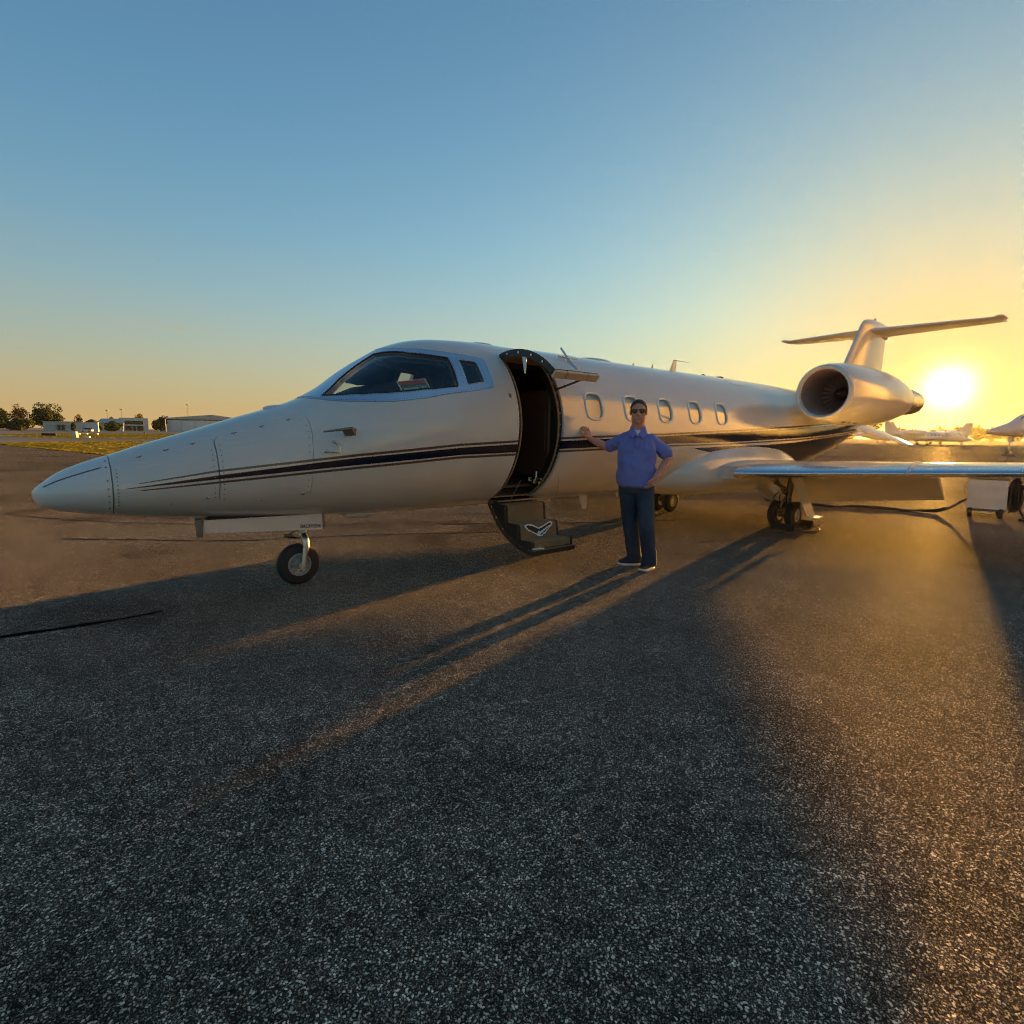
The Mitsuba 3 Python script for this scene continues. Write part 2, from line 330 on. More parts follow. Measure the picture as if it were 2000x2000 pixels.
scene['engine_fan_dark'] = prin((0.05, 0.042, 0.040), 0.45, metallic=0.3)
scene['inlet_liner'] = prin((0.34, 0.22, 0.19), 0.6)
scene['fan_grey'] = prin((0.30, 0.20, 0.18), 0.5)
def _skin(p, n, uv): return mix((0.66, 0.32, 0.225), (0.54, 0.23, 0.155), fbm(p.x * 22, p.y * 22, p.z * 22, 3))
scene['skin'] = prin(tex(_skin), 0.48, specular=0.4)
scene['hair_brown'] = prin((0.050, 0.026, 0.016), 0.6)
scene['sunglass_black'] = gloss((0.006, 0.006, 0.007), 0.03)
def _polo(p, n, uv):
    k = noise(p.x * 420, p.y * 420, p.z * 420); return mix((0.165, 0.190, 0.50), (0.205, 0.230, 0.58), k) * (0.88 + 0.24 * fbm(p.x * 14, p.y * 14, p.z * 14, 3))
scene['polo_blue'] = prin(tex(_polo), 0.85, sheen=0.5, specular=0.2)
scene['undershirt_white'] = prin((0.70, 0.70, 0.72), 0.9)
def _denim(p, n, uv):
    k = noise(p.x * 300, p.y * 300, p.z * 120); f = fbm(p.x * 6, p.y * 6, p.z * 3, 3); return mix((0.026, 0.038, 0.062), (0.060, 0.080, 0.115), ss(0.35, 0.75, f * 0.65 + k * 0.35))
scene['denim'] = prin(tex(_denim), 0.9, specular=0.15)
scene['shoe_navy'] = prin((0.020, 0.018, 0.032), 0.7)
scene['shoe_white'] = prin((0.62, 0.61, 0.58), 0.6)
scene['gold'] = two({'type': 'roughconductor', 'alpha': 0.15, 'specular_reflectance': rgb(.9, .65, .3)})
def _far(p, n, uv): return mix((0.11, 0.10, 0.075), (0.19, 0.155, 0.10), fbm(p.x * 0.02, p.y * 0.006, 1.0, 4))
scene['far_ground'] = prin(tex(_far), 0.9, specular=0.1)
scene['asphalt_edge'] = two({'type': 'diffuse', 'reflectance': rgb(.030, .029, .028)})
scene['tar'] = two({'type': 'diffuse', 'reflectance': rgb(.006, .006, .006)})
def _leaf(a, b):
    return lambda p, n, uv: mix(a, b, fbm(p.x * .5, p.y * .5, p.z * .5, 3))
for nm, a, b in (('leaves_dark', (.035, .045, .016), (.085, .10, .032)), ('leaves_olive', (.11, .105, .025), (.20, .15, .04)), ('leaves_rust', (.08, .055, .028), (.15, .085, .04))):
    scene[nm] = {'type': 'principledthin', 'base_color': tex(_leaf(a, b)), 'roughness': 0.7, 'diff_trans': 0.5, 'spec_trans': 0.0}
scene['bark'] = prin((0.05, 0.038, 0.028), 0.9)
def _wall(c): return lambda p, n, uv: mi.Color3f(c) * (0.86 + 0.2 * fbm(p.x * .4, p.z * 1.5, p.y * .4, 3))
for nm, c in (('wall_grey', (.42, .44, .42)), ('wall_blue', (.46, .54, .58)), ('wall_cream', (.56, .54, .48)), ('wall_white', (.68, .68, .65))): scene[nm] = prin(tex(_wall(c)), 0.7)
scene['metal_roof'] = prin((.38, .38, .36), 0.5)
scene['metal_dark'] = prin((.09, .085, .08), 0.6)
scene['window_dark'] = gloss((.012, .013, .015), .05)
def _clad(p, n, uv):
    s = (p.x * .866 + p.y * .5) * 2.2; r = dr.abs(s - dr.floor(s) - .5); return mi.Color3f(.80, .68, .54) * (0.88 + 0.2 * ss(.05, .2, r)) * (.9 + .15 * fbm(p.x * .6, p.z * 1.3, p.y * .6, 3))
scene['hangar_cladding'] = two({'type': 'roughplastic', 'alpha': 0.5, 'nonlinear': True, 'diffuse_reflectance': tex(_clad)})
def _cart(p, n, uv): return mi.Color3f(.80, .79, .77) * (.88 + .25 * fbm(p.x * 5, p.y * 5, p.z * 7, 3))
scene['cart_white'] = gloss(tex(_cart), .15)
scene['cart_yellow'] = gloss((.55, .42, .16), .12)

# ---------------------------------------------------------------- the setting
def structure(key, mesh, m, label): labels[put(key, mesh, m)] = {'label': label, 'kind': 'structure'}
NEAR = Polygon([(-60, -60), (160, -60), (200, 190), (80, 150), (40, 100), (-18, 70), (-47, 55), (-75, 40)])
A_ = Polygon([(-48.5, 53.5), (-45.5, 50.7), (-41.5, 46.7), (-35.5, 42.4), (-28.1, 36.6), (-23.2, 32.5), (-14, 26.5), (-4, 21.5), (10, 30), (-20, 66), (-45.6, 71.5), (-48.6, 71.1), (-50.9, 66.4), (-51.5, 61.6), (-50.6, 57.3)]).buffer(1.2).buffer(-1.2)
B_ = Polygon([(-104, 113), (-96.6, 106.7), (-77.5, 90.6), (-71, 88.6), (-58, 89), (-30, 92), (40, 100), (60, 200), (-60, 212), (-110.6, 209.4), (-128, 186), (-133, 171.4), (-126, 148.5), (-112, 124)]).buffer(2).buffer(-2)
structure('ground', sheet([(-4500, -800), (4500, -800), (4500, 7000), (-4500, 7000)], -0.012), 'far_ground', 'flat pale ground running to the horizon')
structure('taxiway', sheet(Polygon([(-420, -300), (500, -300), (700, 330), (200, 420), (-420, 285)]), -0.004), 'taxiway_pavement', 'grey taxiway pavement between the grass islands and the parked jets')
structure('tarmac', sheet(NEAR, 0.0), 'asphalt', 'coarse dark asphalt apron in the foreground with long shadows')
def turf(key, poly, label, n, hgt):
    g = poly; x0, y0, x1, y1 = g.bounds
    base = sheet(g, .012)
    r = np.random.default_rng(5); pts = np.c_[r.uniform(x0, x1, n * 3), r.uniform(y0, y1, n * 3)]; shapely.prepare(g)
    pts = pts[shapely.contains_xy(g, pts[:, 0], pts[:, 1])][:n]
    b = g.exterior; edge = np.array([b.interpolate(t).coords[0] for t in r.uniform(0, b.length, n // 4)]); pts = np.vstack([pts, edge + r.normal(0, .12, edge.shape)])
    k = len(pts); a = r.uniform(0, math.pi, k); w = r.uniform(.1, .45, k); hh = hgt * r.uniform(.5, 1.3, k)
    d = np.stack([np.cos(a), np.sin(a)], 1) * w[:, None]; z = np.full((k, 1), .005)
    V = np.concatenate([np.c_[pts - d, z], np.c_[pts + d, z], np.c_[pts + d * .5 + r.normal(0, .04, (k, 2)), hh[:, None]], np.c_[pts - d * .7 + r.normal(0, .04, (k, 2)), hh[:, None] * .8]]); i = np.arange(k)
    F = np.vstack([np.c_[i, i + k, i + 2 * k], np.c_[i, i + 2 * k, i + 3 * k]])
    labels[put(key, cat([base, trimesh.Trimesh(V, F, process=False)]), 'dry_grass')] = {'label': label, 'category': 'grass', 'kind': 'stuff'}
turf('near_grass', A_, 'dry yellow grass island nearest the jet nose', 6000, .03)
turf('far_grass', B_, 'greener strip of grass farther off, before the buildings', 6000, .04)
def edge_strip(poly, d, z):
    return sheet(poly.buffer(d).difference(poly.buffer(.02)), z)
structure('pavement_edge', edge_strip(A_, .45, .004), 'asphalt_edge', 'dark worn pavement edge round the near grass island')
# cracks and seams of the apron
cr = []
def crack(pts, w, seed):
    r = np.random.default_rng(seed); p = smooth_path([(x, y, 0) for x, y in pts], max(8, int(6 * np.linalg.norm(np.array(pts[0]) - np.array(pts[-1])))))[:, :2]
    p = p + r.normal(0, .012, p.shape); t = np.gradient(p, axis=0); t /= np.linalg.norm(t, axis=1, keepdims=True); nn = np.c_[-t[:, 1], t[:, 0]]; ww = w * (.5 + r.uniform(0, 1, len(p)))[:, None] / 2
    V = np.c_[np.vstack([p + nn * ww, p - nn * ww]), np.full(2 * len(p), .0045)]; k = len(p); i = np.arange(k - 1)
    m = trimesh.Trimesh(V, np.vstack([np.c_[i, i + 1, i + k], np.c_[i + 1, i + k + 1, i + k]]), process=False)
    if m.face_normals[:, 2].sum() < 0: m.invert()
    cr.append(m)
crack([(-4.6, 3.2), (-3.71, 3.9), (-3.43, 4.1), (-3.1, 4.36), (-2.90, 4.56)], .055, 1)
tm_ = cr[-1]; labels[put('tar_seam', tm_, 'tar')] = {'label': 'black tar seam crossing the asphalt at left', 'kind': 'structure'}
for k, (pts, w) in enumerate([([(-20, 22.3), (-12, 18.2), (-6, 16.0)], .05), ([(-9, 9.8), (-6.2, 9.0), (-3.8, 8.9), (-2.2, 9.3)], .035), ([(-6.2, 7.6), (-4.2, 7.6), (-2.0, 8.2), (0, 8.6)], .045), ([(-1.2, 9.3), (1.2, 9.6), (3.4, 10.2)], .05), ([(2.6, 7.9), (4.0, 8.6), (5.6, 9.9)], .025)]):
    cr = []; crack(pts, w, 20 + k); labels[put('pavement_crack', cr[0], 'asphalt_edge')] = {'label': 'thin dark crack in the asphalt apron', 'kind': 'structure'}

# ---------------------------------------------------------------- trees and buildings far left
def crown_mesh(c, r, n, seed, size, squash=1.0, clumps=14):
    g = np.random.default_rng(seed); V, F = [], []
    cc = g.normal(0, 1, (clumps, 3)); cc /= np.linalg.norm(cc, axis=1, keepdims=True); cc = cc * g.uniform(.35, .78, (clumps, 1)); cc[:, 2] *= squash
    cr_ = g.uniform(.30, .52, clumps)
    k = g.integers(0, clumps, n); d = g.normal(0, 1, (n, 3)); d /= np.linalg.norm(d, axis=1, keepdims=True)
    p = (cc[k] + d * (cr_[k] * g.uniform(.55, 1.0, n) ** .5)[:, None]) * np.array(r) + np.array(c)
    a = g.normal(0, 1, (n, 3)); a /= np.linalg.norm(a, axis=1, keepdims=True); b = np.cross(a, d); b /= np.maximum(np.linalg.norm(b, axis=1, keepdims=True), 1e-6)
    s = size * g.uniform(.5, 1.3, (n, 1)); V = np.concatenate([p - a * s, p + b * s, p + a * s * .9, p - b * s * .8]); i = np.arange(n)
    return trimesh.Trimesh(V, np.vstack([np.c_[i, i + n, i + 2 * n], np.c_[i, i + 2 * n, i + 3 * n]]), process=False)
def tree(key, x, y, h, rx, label, seed, leaf='leaves_dark', bush=False, cat_='tree', group=None, n=2600, size=.42):
    key = free(key); g = np.random.default_rng(seed)
    if bush:
        put(key + '__foliage', crown_mesh((x, y, h * .52), (rx, rx * .8, h * .55), n, seed, size, .9), leaf, exact=True)
        put(key + '__stem', cat([rod((x + dx, y, 0), (x + dx * 1.5, y, h * .5), .09, 6, .04) for dx in (-rx * .3, 0, rx * .3)]), 'bark', exact=True)
    else:
        put(key + '__crown', crown_mesh((x, y, h * .53), (rx, rx * .9, h * .53), n, seed, size), leaf, exact=True)
        put(key + '__trunk', cat([tube([(x, y, 0), (x + .1, y, h * .25), (x, y, h * .6)], [.34, .26, .12], 8)] + [rod((x, y, h * .28), (x + g.uniform(-1, 1) * rx * .6, y + g.uniform(-1, 1) * rx * .5, h * .62), .13, 6, .04) for _ in range(5)]), 'bark', exact=True)
    tag(key, label, cat_, group)
tree('broadleaf_tree', -270.5, 296, 11.8, 7.5, 'olive green tree at the left edge of the view', 1, 'leaves_olive')
tree('broadleaf_tree', -262.0, 300, 12.2, 5.0, 'reddish topped thin tree beside the big round tree', 2, 'leaves_rust', n=1700, size=.36)
tree('broadleaf_tree', -250.6, 304, 13.6, 8.0, 'big round dark tree, tallest of those at far left', 3, n=4200)
tree('broadleaf_tree', -244.5, 318, 7.9, 3.0, 'small tree top showing above the flat grey building', 4, 'leaves_rust', n=900)
tree('shrub', -256.5, 286, 6.2, 5.5, 'dark bush below the reddish tree', 5, bush=True, cat_='bush')
tree('shrub', -247.8, 262, 4.2, 3.8, 'dense dark bush covering the left corner of the grey building', 6, bush=True, cat_='bush', n=2200, size=.34)
tree('shrub', -265.0, 280, 3.8, 3.2, 'yellow green bush at the left edge, under the olive tree', 7, 'leaves_olive', True, 'bush')
tree('shrub', -266.0, 284, 6.6, 5.5, 'tall olive bush at the very left edge', 21, 'leaves_olive', True, 'bush')
tree('shrub', -247.0, 284, 6.0, 5.6, 'dark bush below the big round tree', 22, bush=True, cat_='bush')
tree('shrub', -206.0, 290, 3.6, 3.4, 'low bush at the foot of the office block', 23, bush=True, cat_='bush', n=1600)
tree('shrub', -252.0, 402, 8.4, 3.6, 'dark bush mass beside the left end of the hangar', 24, bush=True, cat_='bush')
tree('conifer_shrub', -194.5, 250, 4.3, 1.1, 'narrow dark conifer before the end of the grey building', 8, bush=True, cat_='bush', n=900, size=.26)
tree('broadleaf_tree', -222.5, 300, 6.2, 4.6, 'wide dark tree between the grey building and the office', 9, n=2600)
tree('broadleaf_tree', -212.0, 300, 5.0, 4.4, 'low dark tree left of the office block', 10, n=2200)
tree('broadleaf_tree', -235.5, 330, 8.4, 3.2, 'reddish tree top behind the low white roof', 11, 'leaves_rust', n=900)
tree('broadleaf_tree', -254.5, 408, 11.0, 4.8, 'dark tree between the office block and the white hangar', 12, n=2400)
tree('broadleaf_tree', -284.0, 462, 14.0, 3.4, 'tree top rising behind the left end of the hangar', 13, 'leaves_rust', n=900)
tree('broadleaf_tree', -276.0, 418, 12.0, 3.6, 'rounded tree top above the office roof', 14, 'leaves_olive', n=900)
def face(b, c, sx=.83, deg=34.0):
    for q in scene:
        if q.startswith(b + '__'): scene[q]['to_world'] = T().translate([c[0], c[1], 0]).rotate([0, 0, 1], deg).scale([sx, 1, 1]).translate([-c[0], -c[1], 0])
def bld(key, label, cat_='building'): key = free(key); tag(key, label, cat_); return key
b = bld('flat_building', 'long low flat roofed grey building among the trees')
put(b + '__wall', bx((-211.5, 268, 2.2), (17.4, 10, 4.4)), 'wall_grey', exact=True); put(b + '__roof', bx((-211.5, 268, 4.53), (18.2, 10.8, .26)), 'metal_roof', exact=True)
put(b + '__canopy', bx((-212.4, 261.8, 2.9), (4.6, 2.6, .22)), 'metal_dark', exact=True)
for i, x in enumerate((-213.4, -211.6)): put(b + '__window', bx((x, 262.94, 1.6), (1.3, .1, 2.2)), 'window_dark')
face(b, (-211.5, 266))
b = bld('flat_building', 'pale blue grey shed beside the dark conifer')
put(b + '__wall', bx((-203.5, 274, 2.15), (7.5, 8, 4.3)), 'wall_blue', exact=True); put(b + '__roof', bx((-203.5, 274, 4.42), (8.0, 8.5, .24)), 'metal_roof', exact=True)
face(b, (-203.5, 272))
b = bld('low_house', 'low white roofed house half hidden behind the wide trees')
put(b + '__wall', bx((-229, 322, 2.4), (14, 8, 4.8)), 'wall_cream', exact=True); put(b + '__roof', hull([(-237, 317, 4.8), (-221, 317, 4.8), (-237, 327, 4.8), (-221, 327, 4.8), (-234, 322, 7.2), (-224, 322, 7.2)]), 'metal_roof', exact=True)
face(b, (-229, 322))
b = bld('office_block', 'two storey cream office block with dark window bands')
ox, oy, k_ = -260.8, 392, 1.617
put(b + '__wall', cat([bx((ox - 8.1, oy, 4.3), (3.6, 12, 8.6)), bx((ox + 8.1, oy, 4.3), (3.6, 12, 8.6)), bx((ox, oy, 7.8), (12.6, 12, 1.6)), bx((ox, oy, 4.1), (12.6, 12, .9)), bx((ox, oy + 4, 4.0), (12.6, 4, 7.0))]), 'wall_cream', exact=True)
put(b + '__parapet', hull([(ox - 10.2, oy - 6.2, 8.6), (ox + 10.2, oy - 6.2, 8.6), (ox - 10.2, oy + 6.2, 8.6), (ox + 10.2, oy + 6.2, 8.6), (ox - 9.6, oy - 5.8, 9.0), (ox + 9.6, oy - 5.8, 9.0), (ox - 9.6, oy + 5.8, 9.0), (ox + 9.6, oy + 5.8, 9.0)]), 'wall_cream', exact=True)
for i in range(7): put(b + '__window', bx((ox - 5.4 + i * 1.8, oy - 3.4, 5.8), (1.66, .2, 2.2)), 'window_dark')
for i in range(3): put(b + '__window', bx((ox - 5.2 + i * 1.5, oy - 3.2, 1.9), (1.4, .2, 3.2)), 'window_dark')
for i in range(3): put(b + '__window', bx((ox + 2.4 + i * 1.5, oy - 3.2, 1.9), (1.4, .2, 3.2)), 'window_dark')
for x in (-1.5, 1.7): put(b + '__column', rod((ox + x, oy - 5.6, 0), (ox + x, oy - 5.6, 3.7), .3, 10), 'wall_cream')
put(b + '__door', bx((ox + .1, oy - 3.2, 1.6), (1.7, .2, 2.8)), 'metal_dark', exact=True)
face(b, (ox, oy - 3))
b = bld('aircraft_hangar', 'wide white hangar with sliding door leaves and low gable roof')
hx0, hx1, hy = -261.0, -192.4, 424
put(b + '__wall', cat([bx((hx0 - 2.0, hy + 12, 5.0), (4.4, 24, 10.0)), bx(((hx0 + hx1) / 2, hy + 14, 4.6), (hx1 - hx0, 20, 9.2))]), 'wall_white', exact=True)
put(b + '__roof', hull([(hx0 - 4.2, y, 9.6) for y in (hy - .6, hy + 26)] + [(hx1, y, 9.6) for y in (hy - .6, hy + 26)] + [(hx0 + 36.5, y, 12.9) for y in (hy - .6, hy + 26)] + [(hx0 - 4.2, y, 9.2) for y in (hy - .6, hy + 26)] + [(hx1, y, 9.2) for y in (hy - .6, hy + 26)]), 'metal_roof', exact=True)
put(b + '__door_header', bx(((hx0 + hx1) / 2, hy - .2, 8.75), (hx1 - hx0, .8, .5)), 'metal_dark', exact=True)
for i in range(6): put(b + '__door_leaf', bx((hx0 + .4 + 5.6 + i * 11.4, hy, 4.25), (11.1, .5, 8.5), .05), 'wall_white')
for i in range(5): put(b + '__corner_rib', bx((hx0 - 3.9 + i * .85, hy - .25, 4.9), (.12, .18, 9.6)), 'metal_roof')
put(b + '__eave_lamp', bx((hx0 + 1.2, hy - 1.2, 9.5), (1.6, .8, .5)), 'wall_white', exact=True)
face(b, (hx0 + 22, hy))
for i, (x, y, h, lb) in enumerate([(-308, 430, 15, 'thin light mast farthest left, above the trees'), (-297, 430, 16, 'light mast just left of the office block'), (-246.7, 430, 20.2, 'tall light mast rising behind the hangar')]):
    k = bld('light_mast', lb, 'light mast'); put(k + '__pole', tube([(x, y, 0), (x, y, h)], [.20, .12], 8), 'metal_dark', exact=True); put(k + '__lamp_head', cat([bx((x, y, h), (2.2, .6, .5)), bx((x, y, h + .6), (.5, .5, .5))]), 'metal_dark', exact=True)
k = bld('portal_frame', 'slim pale pole gate between the office block and hangar', 'pole'); put(k + '__post', rod((-233.5, 380, 0), (-233.5, 380, 8.7), .24, 8), 'wall_cream', exact=True); put(k + '__beam', rod((-233.5, 380, 8.6), (-223, 380, 8.6), .10, 8), 'wall_cream', exact=True)
k = bld('taxiway_sign', 'black rectangular taxiway sign seen from behind on the grass', 'sign'); put(k + '__panel', bx((-83.3, 101.2, .36), (2.6, .12, .46), .02), 'cockpit_black', exact=True)
for x in (-84.2, -82.4): put(k + '__leg', rod((x, 101.2, 0), (x, 101.2, .2), .04, 8), 'steel')
k = bld('utility_cabinet', 'pale blue utility cabinet standing by the taxiway', 'cabinet'); put(k + '__body', bx((-72.6, 93.5, .42), (.70, .6, .80), .03), 'wall_blue', exact=True); put(k + '__lid', bx((-72.6, 93.5, .90), (.60, .55, .14), .04), 'wall_blue', exact=True)
for i, (x, y, lb) in enumerate([(-90.0, 116.9, 'small white marker box, first from the cabinet'), (-89.6, 118.2, 'small white marker box in the middle of the row'), (-87.6, 118.7, 'small white marker box at the right end of the row'), (-66.2, 87.8, 'white marker box low on the taxiway edge')]):
    k = bld('marker_box', lb, 'marker'); put(k + '__body', bx((x, y, .42 if i < 3 else .22), (.9 if i == 1 else .62, .4, .26), .03), 'wall_white', exact=True); put(k + '__leg', rod((x, y, 0), (x, y, .3), .05, 8), 'metal_dark', exact=True)
k = bld('bollard', 'short black post standing at the far side of the grass', 'bollard'); put(k + '__post', rod((-112.4, 172.1, 0), (-112.4, 172.1, .62), .16, 10), 'cockpit_black', exact=True); put(k + '__cap', rod((-112.4, 172.1, .60), (-112.4, 172.1, .72), .19, 10, .12), 'cockpit_black', exact=True)
for i, (x, y, c, lb) in enumerate([(-190.0, 252.0, 'wall_white', 'white van parked beside the dark conifer'), (-222.0, 268 + 20, 'wall_white', 'pale car parked under the wide dark tree')]):
    k = bld('parked_car', lb, 'car'); s = 1.0
    put(k + '__body', hull([(x + a, y + b_, z) for a, z in ((-2.3, .35), (-2.3, .95), (-1.5, 1.05), (2.3, .95), (2.3, .35)) for b_ in (-.85, .85)]), c, exact=True); put(k + '__cabin', hull([(x + a, y + b_, z) for a, z in ((-1.4, 1.0), (-.8, 1.7), (1.6, 1.75), (2.1, 1.0)) for b_ in (-.75, .75)]), 'window_dark', exact=True)
    for a in (-1.4, 1.4): put(k + '__wheel', rod((x + a, y - .9, .34), (x + a, y - .6, .34), .34, 12), 'tyre_rubber')
# hangar off to the right: its sunlit metal side throws warm light on the jet's port side
HANGAR0, HANGARL, HANGARH = (15.0, 5.0, 0), 44.0, 14.0
n_h = np.array([-.5, .866, 0]); u_h = np.array([.866, .5, 0]); q0 = np.array(HANGAR0); L_h, H_h = HANGARL, HANGARH
k = bld('metal_hangar', 'pale metal clad hangar standing to the right of the apron')
def hb(s0, s1, d0, d1, z0, z1): return hull([q0 + u_h * s + n_h * d + np.array([0, 0, z]) for s in (s0, s1) for d in (d0, d1) for z in (z0, z1)])
put(k + '__wall', hb(0, L_h, -16, 0, 0, H_h), 'hangar_cladding', exact=True); put(k + '__roof', hb(-.4, L_h + .4, -16.4, .3, H_h, H_h + .4), 'metal_roof', exact=True)
put(k + '__door', hb(10, 22, .0, .12, 0, H_h * .75), 'hangar_cladding', exact=True)

# ---------------------------------------------------------------- the business jet
J = 'business_jet__'
def circ(key, c, rx, m): return None
PANE = rounded([(2.16, 24.5), (2.36, 16), (2.57, 12.2), (2.76, 9.6), (2.87, 20.5), (3.0, 31.0), (3.17, 37.6), (3.345, 42.2), (3.345, 53), (3.337, 64.0), (3.1, 63.2), (2.847, 60.2), (2.65, 55.2), (2.453, 47.7), (2.3, 37)], .012)
AFTW = rounded([(3.455, 43.8), (3.655, 46.2), (3.66, 61.9), (3.445, 63.7)], .022)
_b = smooth_path([(2.02, -1, 0), (2.055, 14.5, 0), (2.17, 33.4, 0), (2.30, 45.2, 0), (2.44, 53.9, 0), (2.58, 60.0, 0), (2.76, 64.6, 0), (2.92, 67.0, 0), (3.1, 68.3, 0), (3.30, 68.4, 0), (3.5, 67.6, 0), (3.755, 65.5, 0)], 60)[:, :2]
_t = smooth_path([(3.774, 42.5, 0), (3.53, 38.6, 0), (3.27, 33.0, 0), (3.1, 27.2, 0), (2.97, 19.5, 0), (2.90, 9, 0), (2.885, -1, 0)], 40)[:, :2]
FRAME = Polygon([*map(tuple, _b), *map(tuple, _t)])
FRAME = unary_union([FRAME, mirror(FRAME)])
DOOR = rounded([(4.03, 36.2), (4.69, 36.2), (4.69, 157), (4.03, 157)], .04)
WINX = [5.226 + .71 * k for k in range(5)]
def win_ring(X0, sx, sz, n=48, y=1):
    t = np.arange(n) * 2 * math.pi / n; c, s = np.cos(t), np.sin(t)
    X = X0 + sx * np.sign(c) * np.abs(c) ** .62; th = 74.4 - np.degrees(sz / .948) * np.sign(s) * np.abs(s) ** .62
    return [(a, y * b) for a, b in zip(X, th)]
WIN = [Polygon(win_ring(x, .142, .158)) for x in WINX]
SWIN = [mirror(w) for w in WIN[:4]]
PANELS = [rounded([(.4915, 41.0), (.607, 38.7), (.849, 39.5), (1.088, 38.6), (1.185, 41.6), (1.1965, 46.3), (1.1965, 82), (1.1965, 117.2), (1.180, 120.2), (.845, 123), (.575, 125.5), (.4915, 125.6)], .02),
          rounded([(1.2045, 46.3), (1.212, 42.6), (1.245, 38.4), (1.538, 39.8), (1.79, 40.4), (1.928, 41.6), (1.95, 46.2), (1.951, 61.9), (1.930, 83), (1.921, 107.4), (1.925, 122.6), (1.863, 126.4), (1.567, 126.4), (1.249, 125.2), (1.215, 121.3), (1.2045, 117.2)], .02)]
HATCH = rounded([(9.06, 21.8), (9.03, 35.2), (9.35, 34.9), (9.44, 22.9)], .02)
whole = sbox(.487, -180, 17.4, 180)
holes = [grow(FRAME, .004), grow(DOOR, .002), *WIN, *SWIN, *[grow(q, .0032) for q in PANELS], grow(HATCH, .006)]
skin(J + 'fuselage', whole.difference(unary_union(holes)), 'jet_livery', depth=.03)
skin(J + 'radome', sbox(0, -180, .482, 180), 'radome_paint', depth=.02)
for k, q in enumerate(PANELS):
    pk = skin(J + 'nose_panel', q, 'jet_livery', off=.0015, depth=.02)
    fast, hinge = [], []
    ring = np.array(shapely.segmentize(shapely.affinity.scale(q.exterior, 1, 1 / 60.3, origin=(0, 0)), .15).coords); ring[:, 1] *= 60.3
    inner = np.array([np.array(grow(q, -.028).exterior.interpolate(t, normalized=True).coords[0]) for t in np.linspace(0, 1, 27)[:-1]])
    for X, th in inner:
        if th < 50: continue
        c = P(X, th); n = PN(X, th)
        fast.append(rod(c, c + n * .003, .0056, 8))
    for X in ((.68, .86, 1.05) if k == 0 else (1.36, 1.58, 1.80)):
        th = 39.6; c = P(X, th + 1.4); d = P(X + .03, th + 1.4) - c
        hinge.append(tube([c - d * .7, c + d * .7], .006, 8)); c = P(X, th + 3.4); hinge.append(rod(c, c + PN(X, th) * .003, .0055, 8))
    labels[put(pk + '__fastener', cat(fast), 'fastener_grey', A=True)] = {'kind': 'stuff'}
    labels[put(pk + '__hinge', cat(hinge), 'fastener_grey', A=True)] = {'kind': 'stuff'}
for X, th, r in ((1.115, 114.5, .016), (1.86, 119.8, .017)):
    c = P(X, th); n = PN(X, th); put(J + 'latch', rod(c - n * .002, c + n * .012, r, 14, r * .7), 'steel', 20, A=True)
# radome strip and its fasteners
strip = np.array([P(x, t) + PN(x, t) * .002 for x, t in zip(np.linspace(.075, .43, 14), np.linspace(52, 44, 14))])
put(J + 'radome__lightning_strip', tube(strip, .0045, 6), 'dark_metal', A=True)
fz = []
for t in (30, 46, 72, 86, 100, 113, 128):
    for X in (.46,):
        c = P(X, t); fz.append(rod(c, c + PN(X, t) * .004, .007, 8))
labels[put(J + 'radome__fastener', cat(fz), 'fastener_grey', A=True)] = {'kind': 'stuff'}
# windscreen frame, panes, rivets
fr = FRAME.difference(unary_union([PANE, mirror(PANE), AFTW, mirror(AFTW)]))
wf = skin(J + 'windscreen_frame', fr, 'frame_paint', off=.004, depth=.06)
riv = []
def rivets(poly, d, step=.028):
    q = grow(poly, d); q = shapely.affinity.scale(q, 1, 1 / 60.3, origin=(0, 0)).exterior
    for t in np.arange(0, q.length, step):
        X, th = q.interpolate(t).coords[0]; th *= 60.3
        if th > -4: c = P(X, th) + PN(X, th) * .004; riv.append(rod(c, c + PN(X, th) * .003, .0042, 6))
rivets(FRAME, -.016); rivets(PANE, .018); rivets(AFTW, .03, .036)
labels[put(wf + '__rivet', cat(riv), 'dark_metal', A=True)] = {'kind': 'stuff'}
for q in (PANE, mirror(PANE)): skin(J + 'windscreen_pane', q, 'clear_glass', off=-.012)
skin(J + 'cockpit_side_window', AFTW, 'tinted_glass', off=-.008); skin(J + 'cockpit_side_window', mirror(AFTW), 'tinted_glass', off=-.008)
seal = [np.array([P(x, t) + PN(x, t) * .003 for x, t in shapely.segmentize(w.exterior, 2.0).coords[:-1]]) for w in (PANE, AFTW)]
put(wf + '__pane_seal', cat([tube(seal[0], .009, 6, closed=True)]), 'dark_seal', True, A=True)
put(wf + '__pane_seal', cat([tube(seal[1], .007, 6, closed=True)]), 'steel', True, A=True)
put(J + 'windscreen_post', tube([P(x, 0) + PN(x, 0) * -.03 for x in np.linspace(2.08, 2.86, 14)], .034, 10), 'frame_paint', True, A=True)
# cabin windows
for w, X0, y in [(w, x, 1) for w, x in zip(WIN, WINX)] + [(w, x, -1) for w, x in zip(SWIN, WINX)]:
    k = skin(J + 'cabin_window', w, 'clear_glass', off=-.010)
    if y > 0:
        ring = np.array([P(a, b) + PN(a, b) * .001 for a, b in win_ring(X0, .148, .164)])
        put(k + '__frame', tube(ring, .0145, 8, closed=True), 'window_rim', True, A=True)
        skin(k + '__shade', grow(w, .05), 'window_shade', off=-.045)
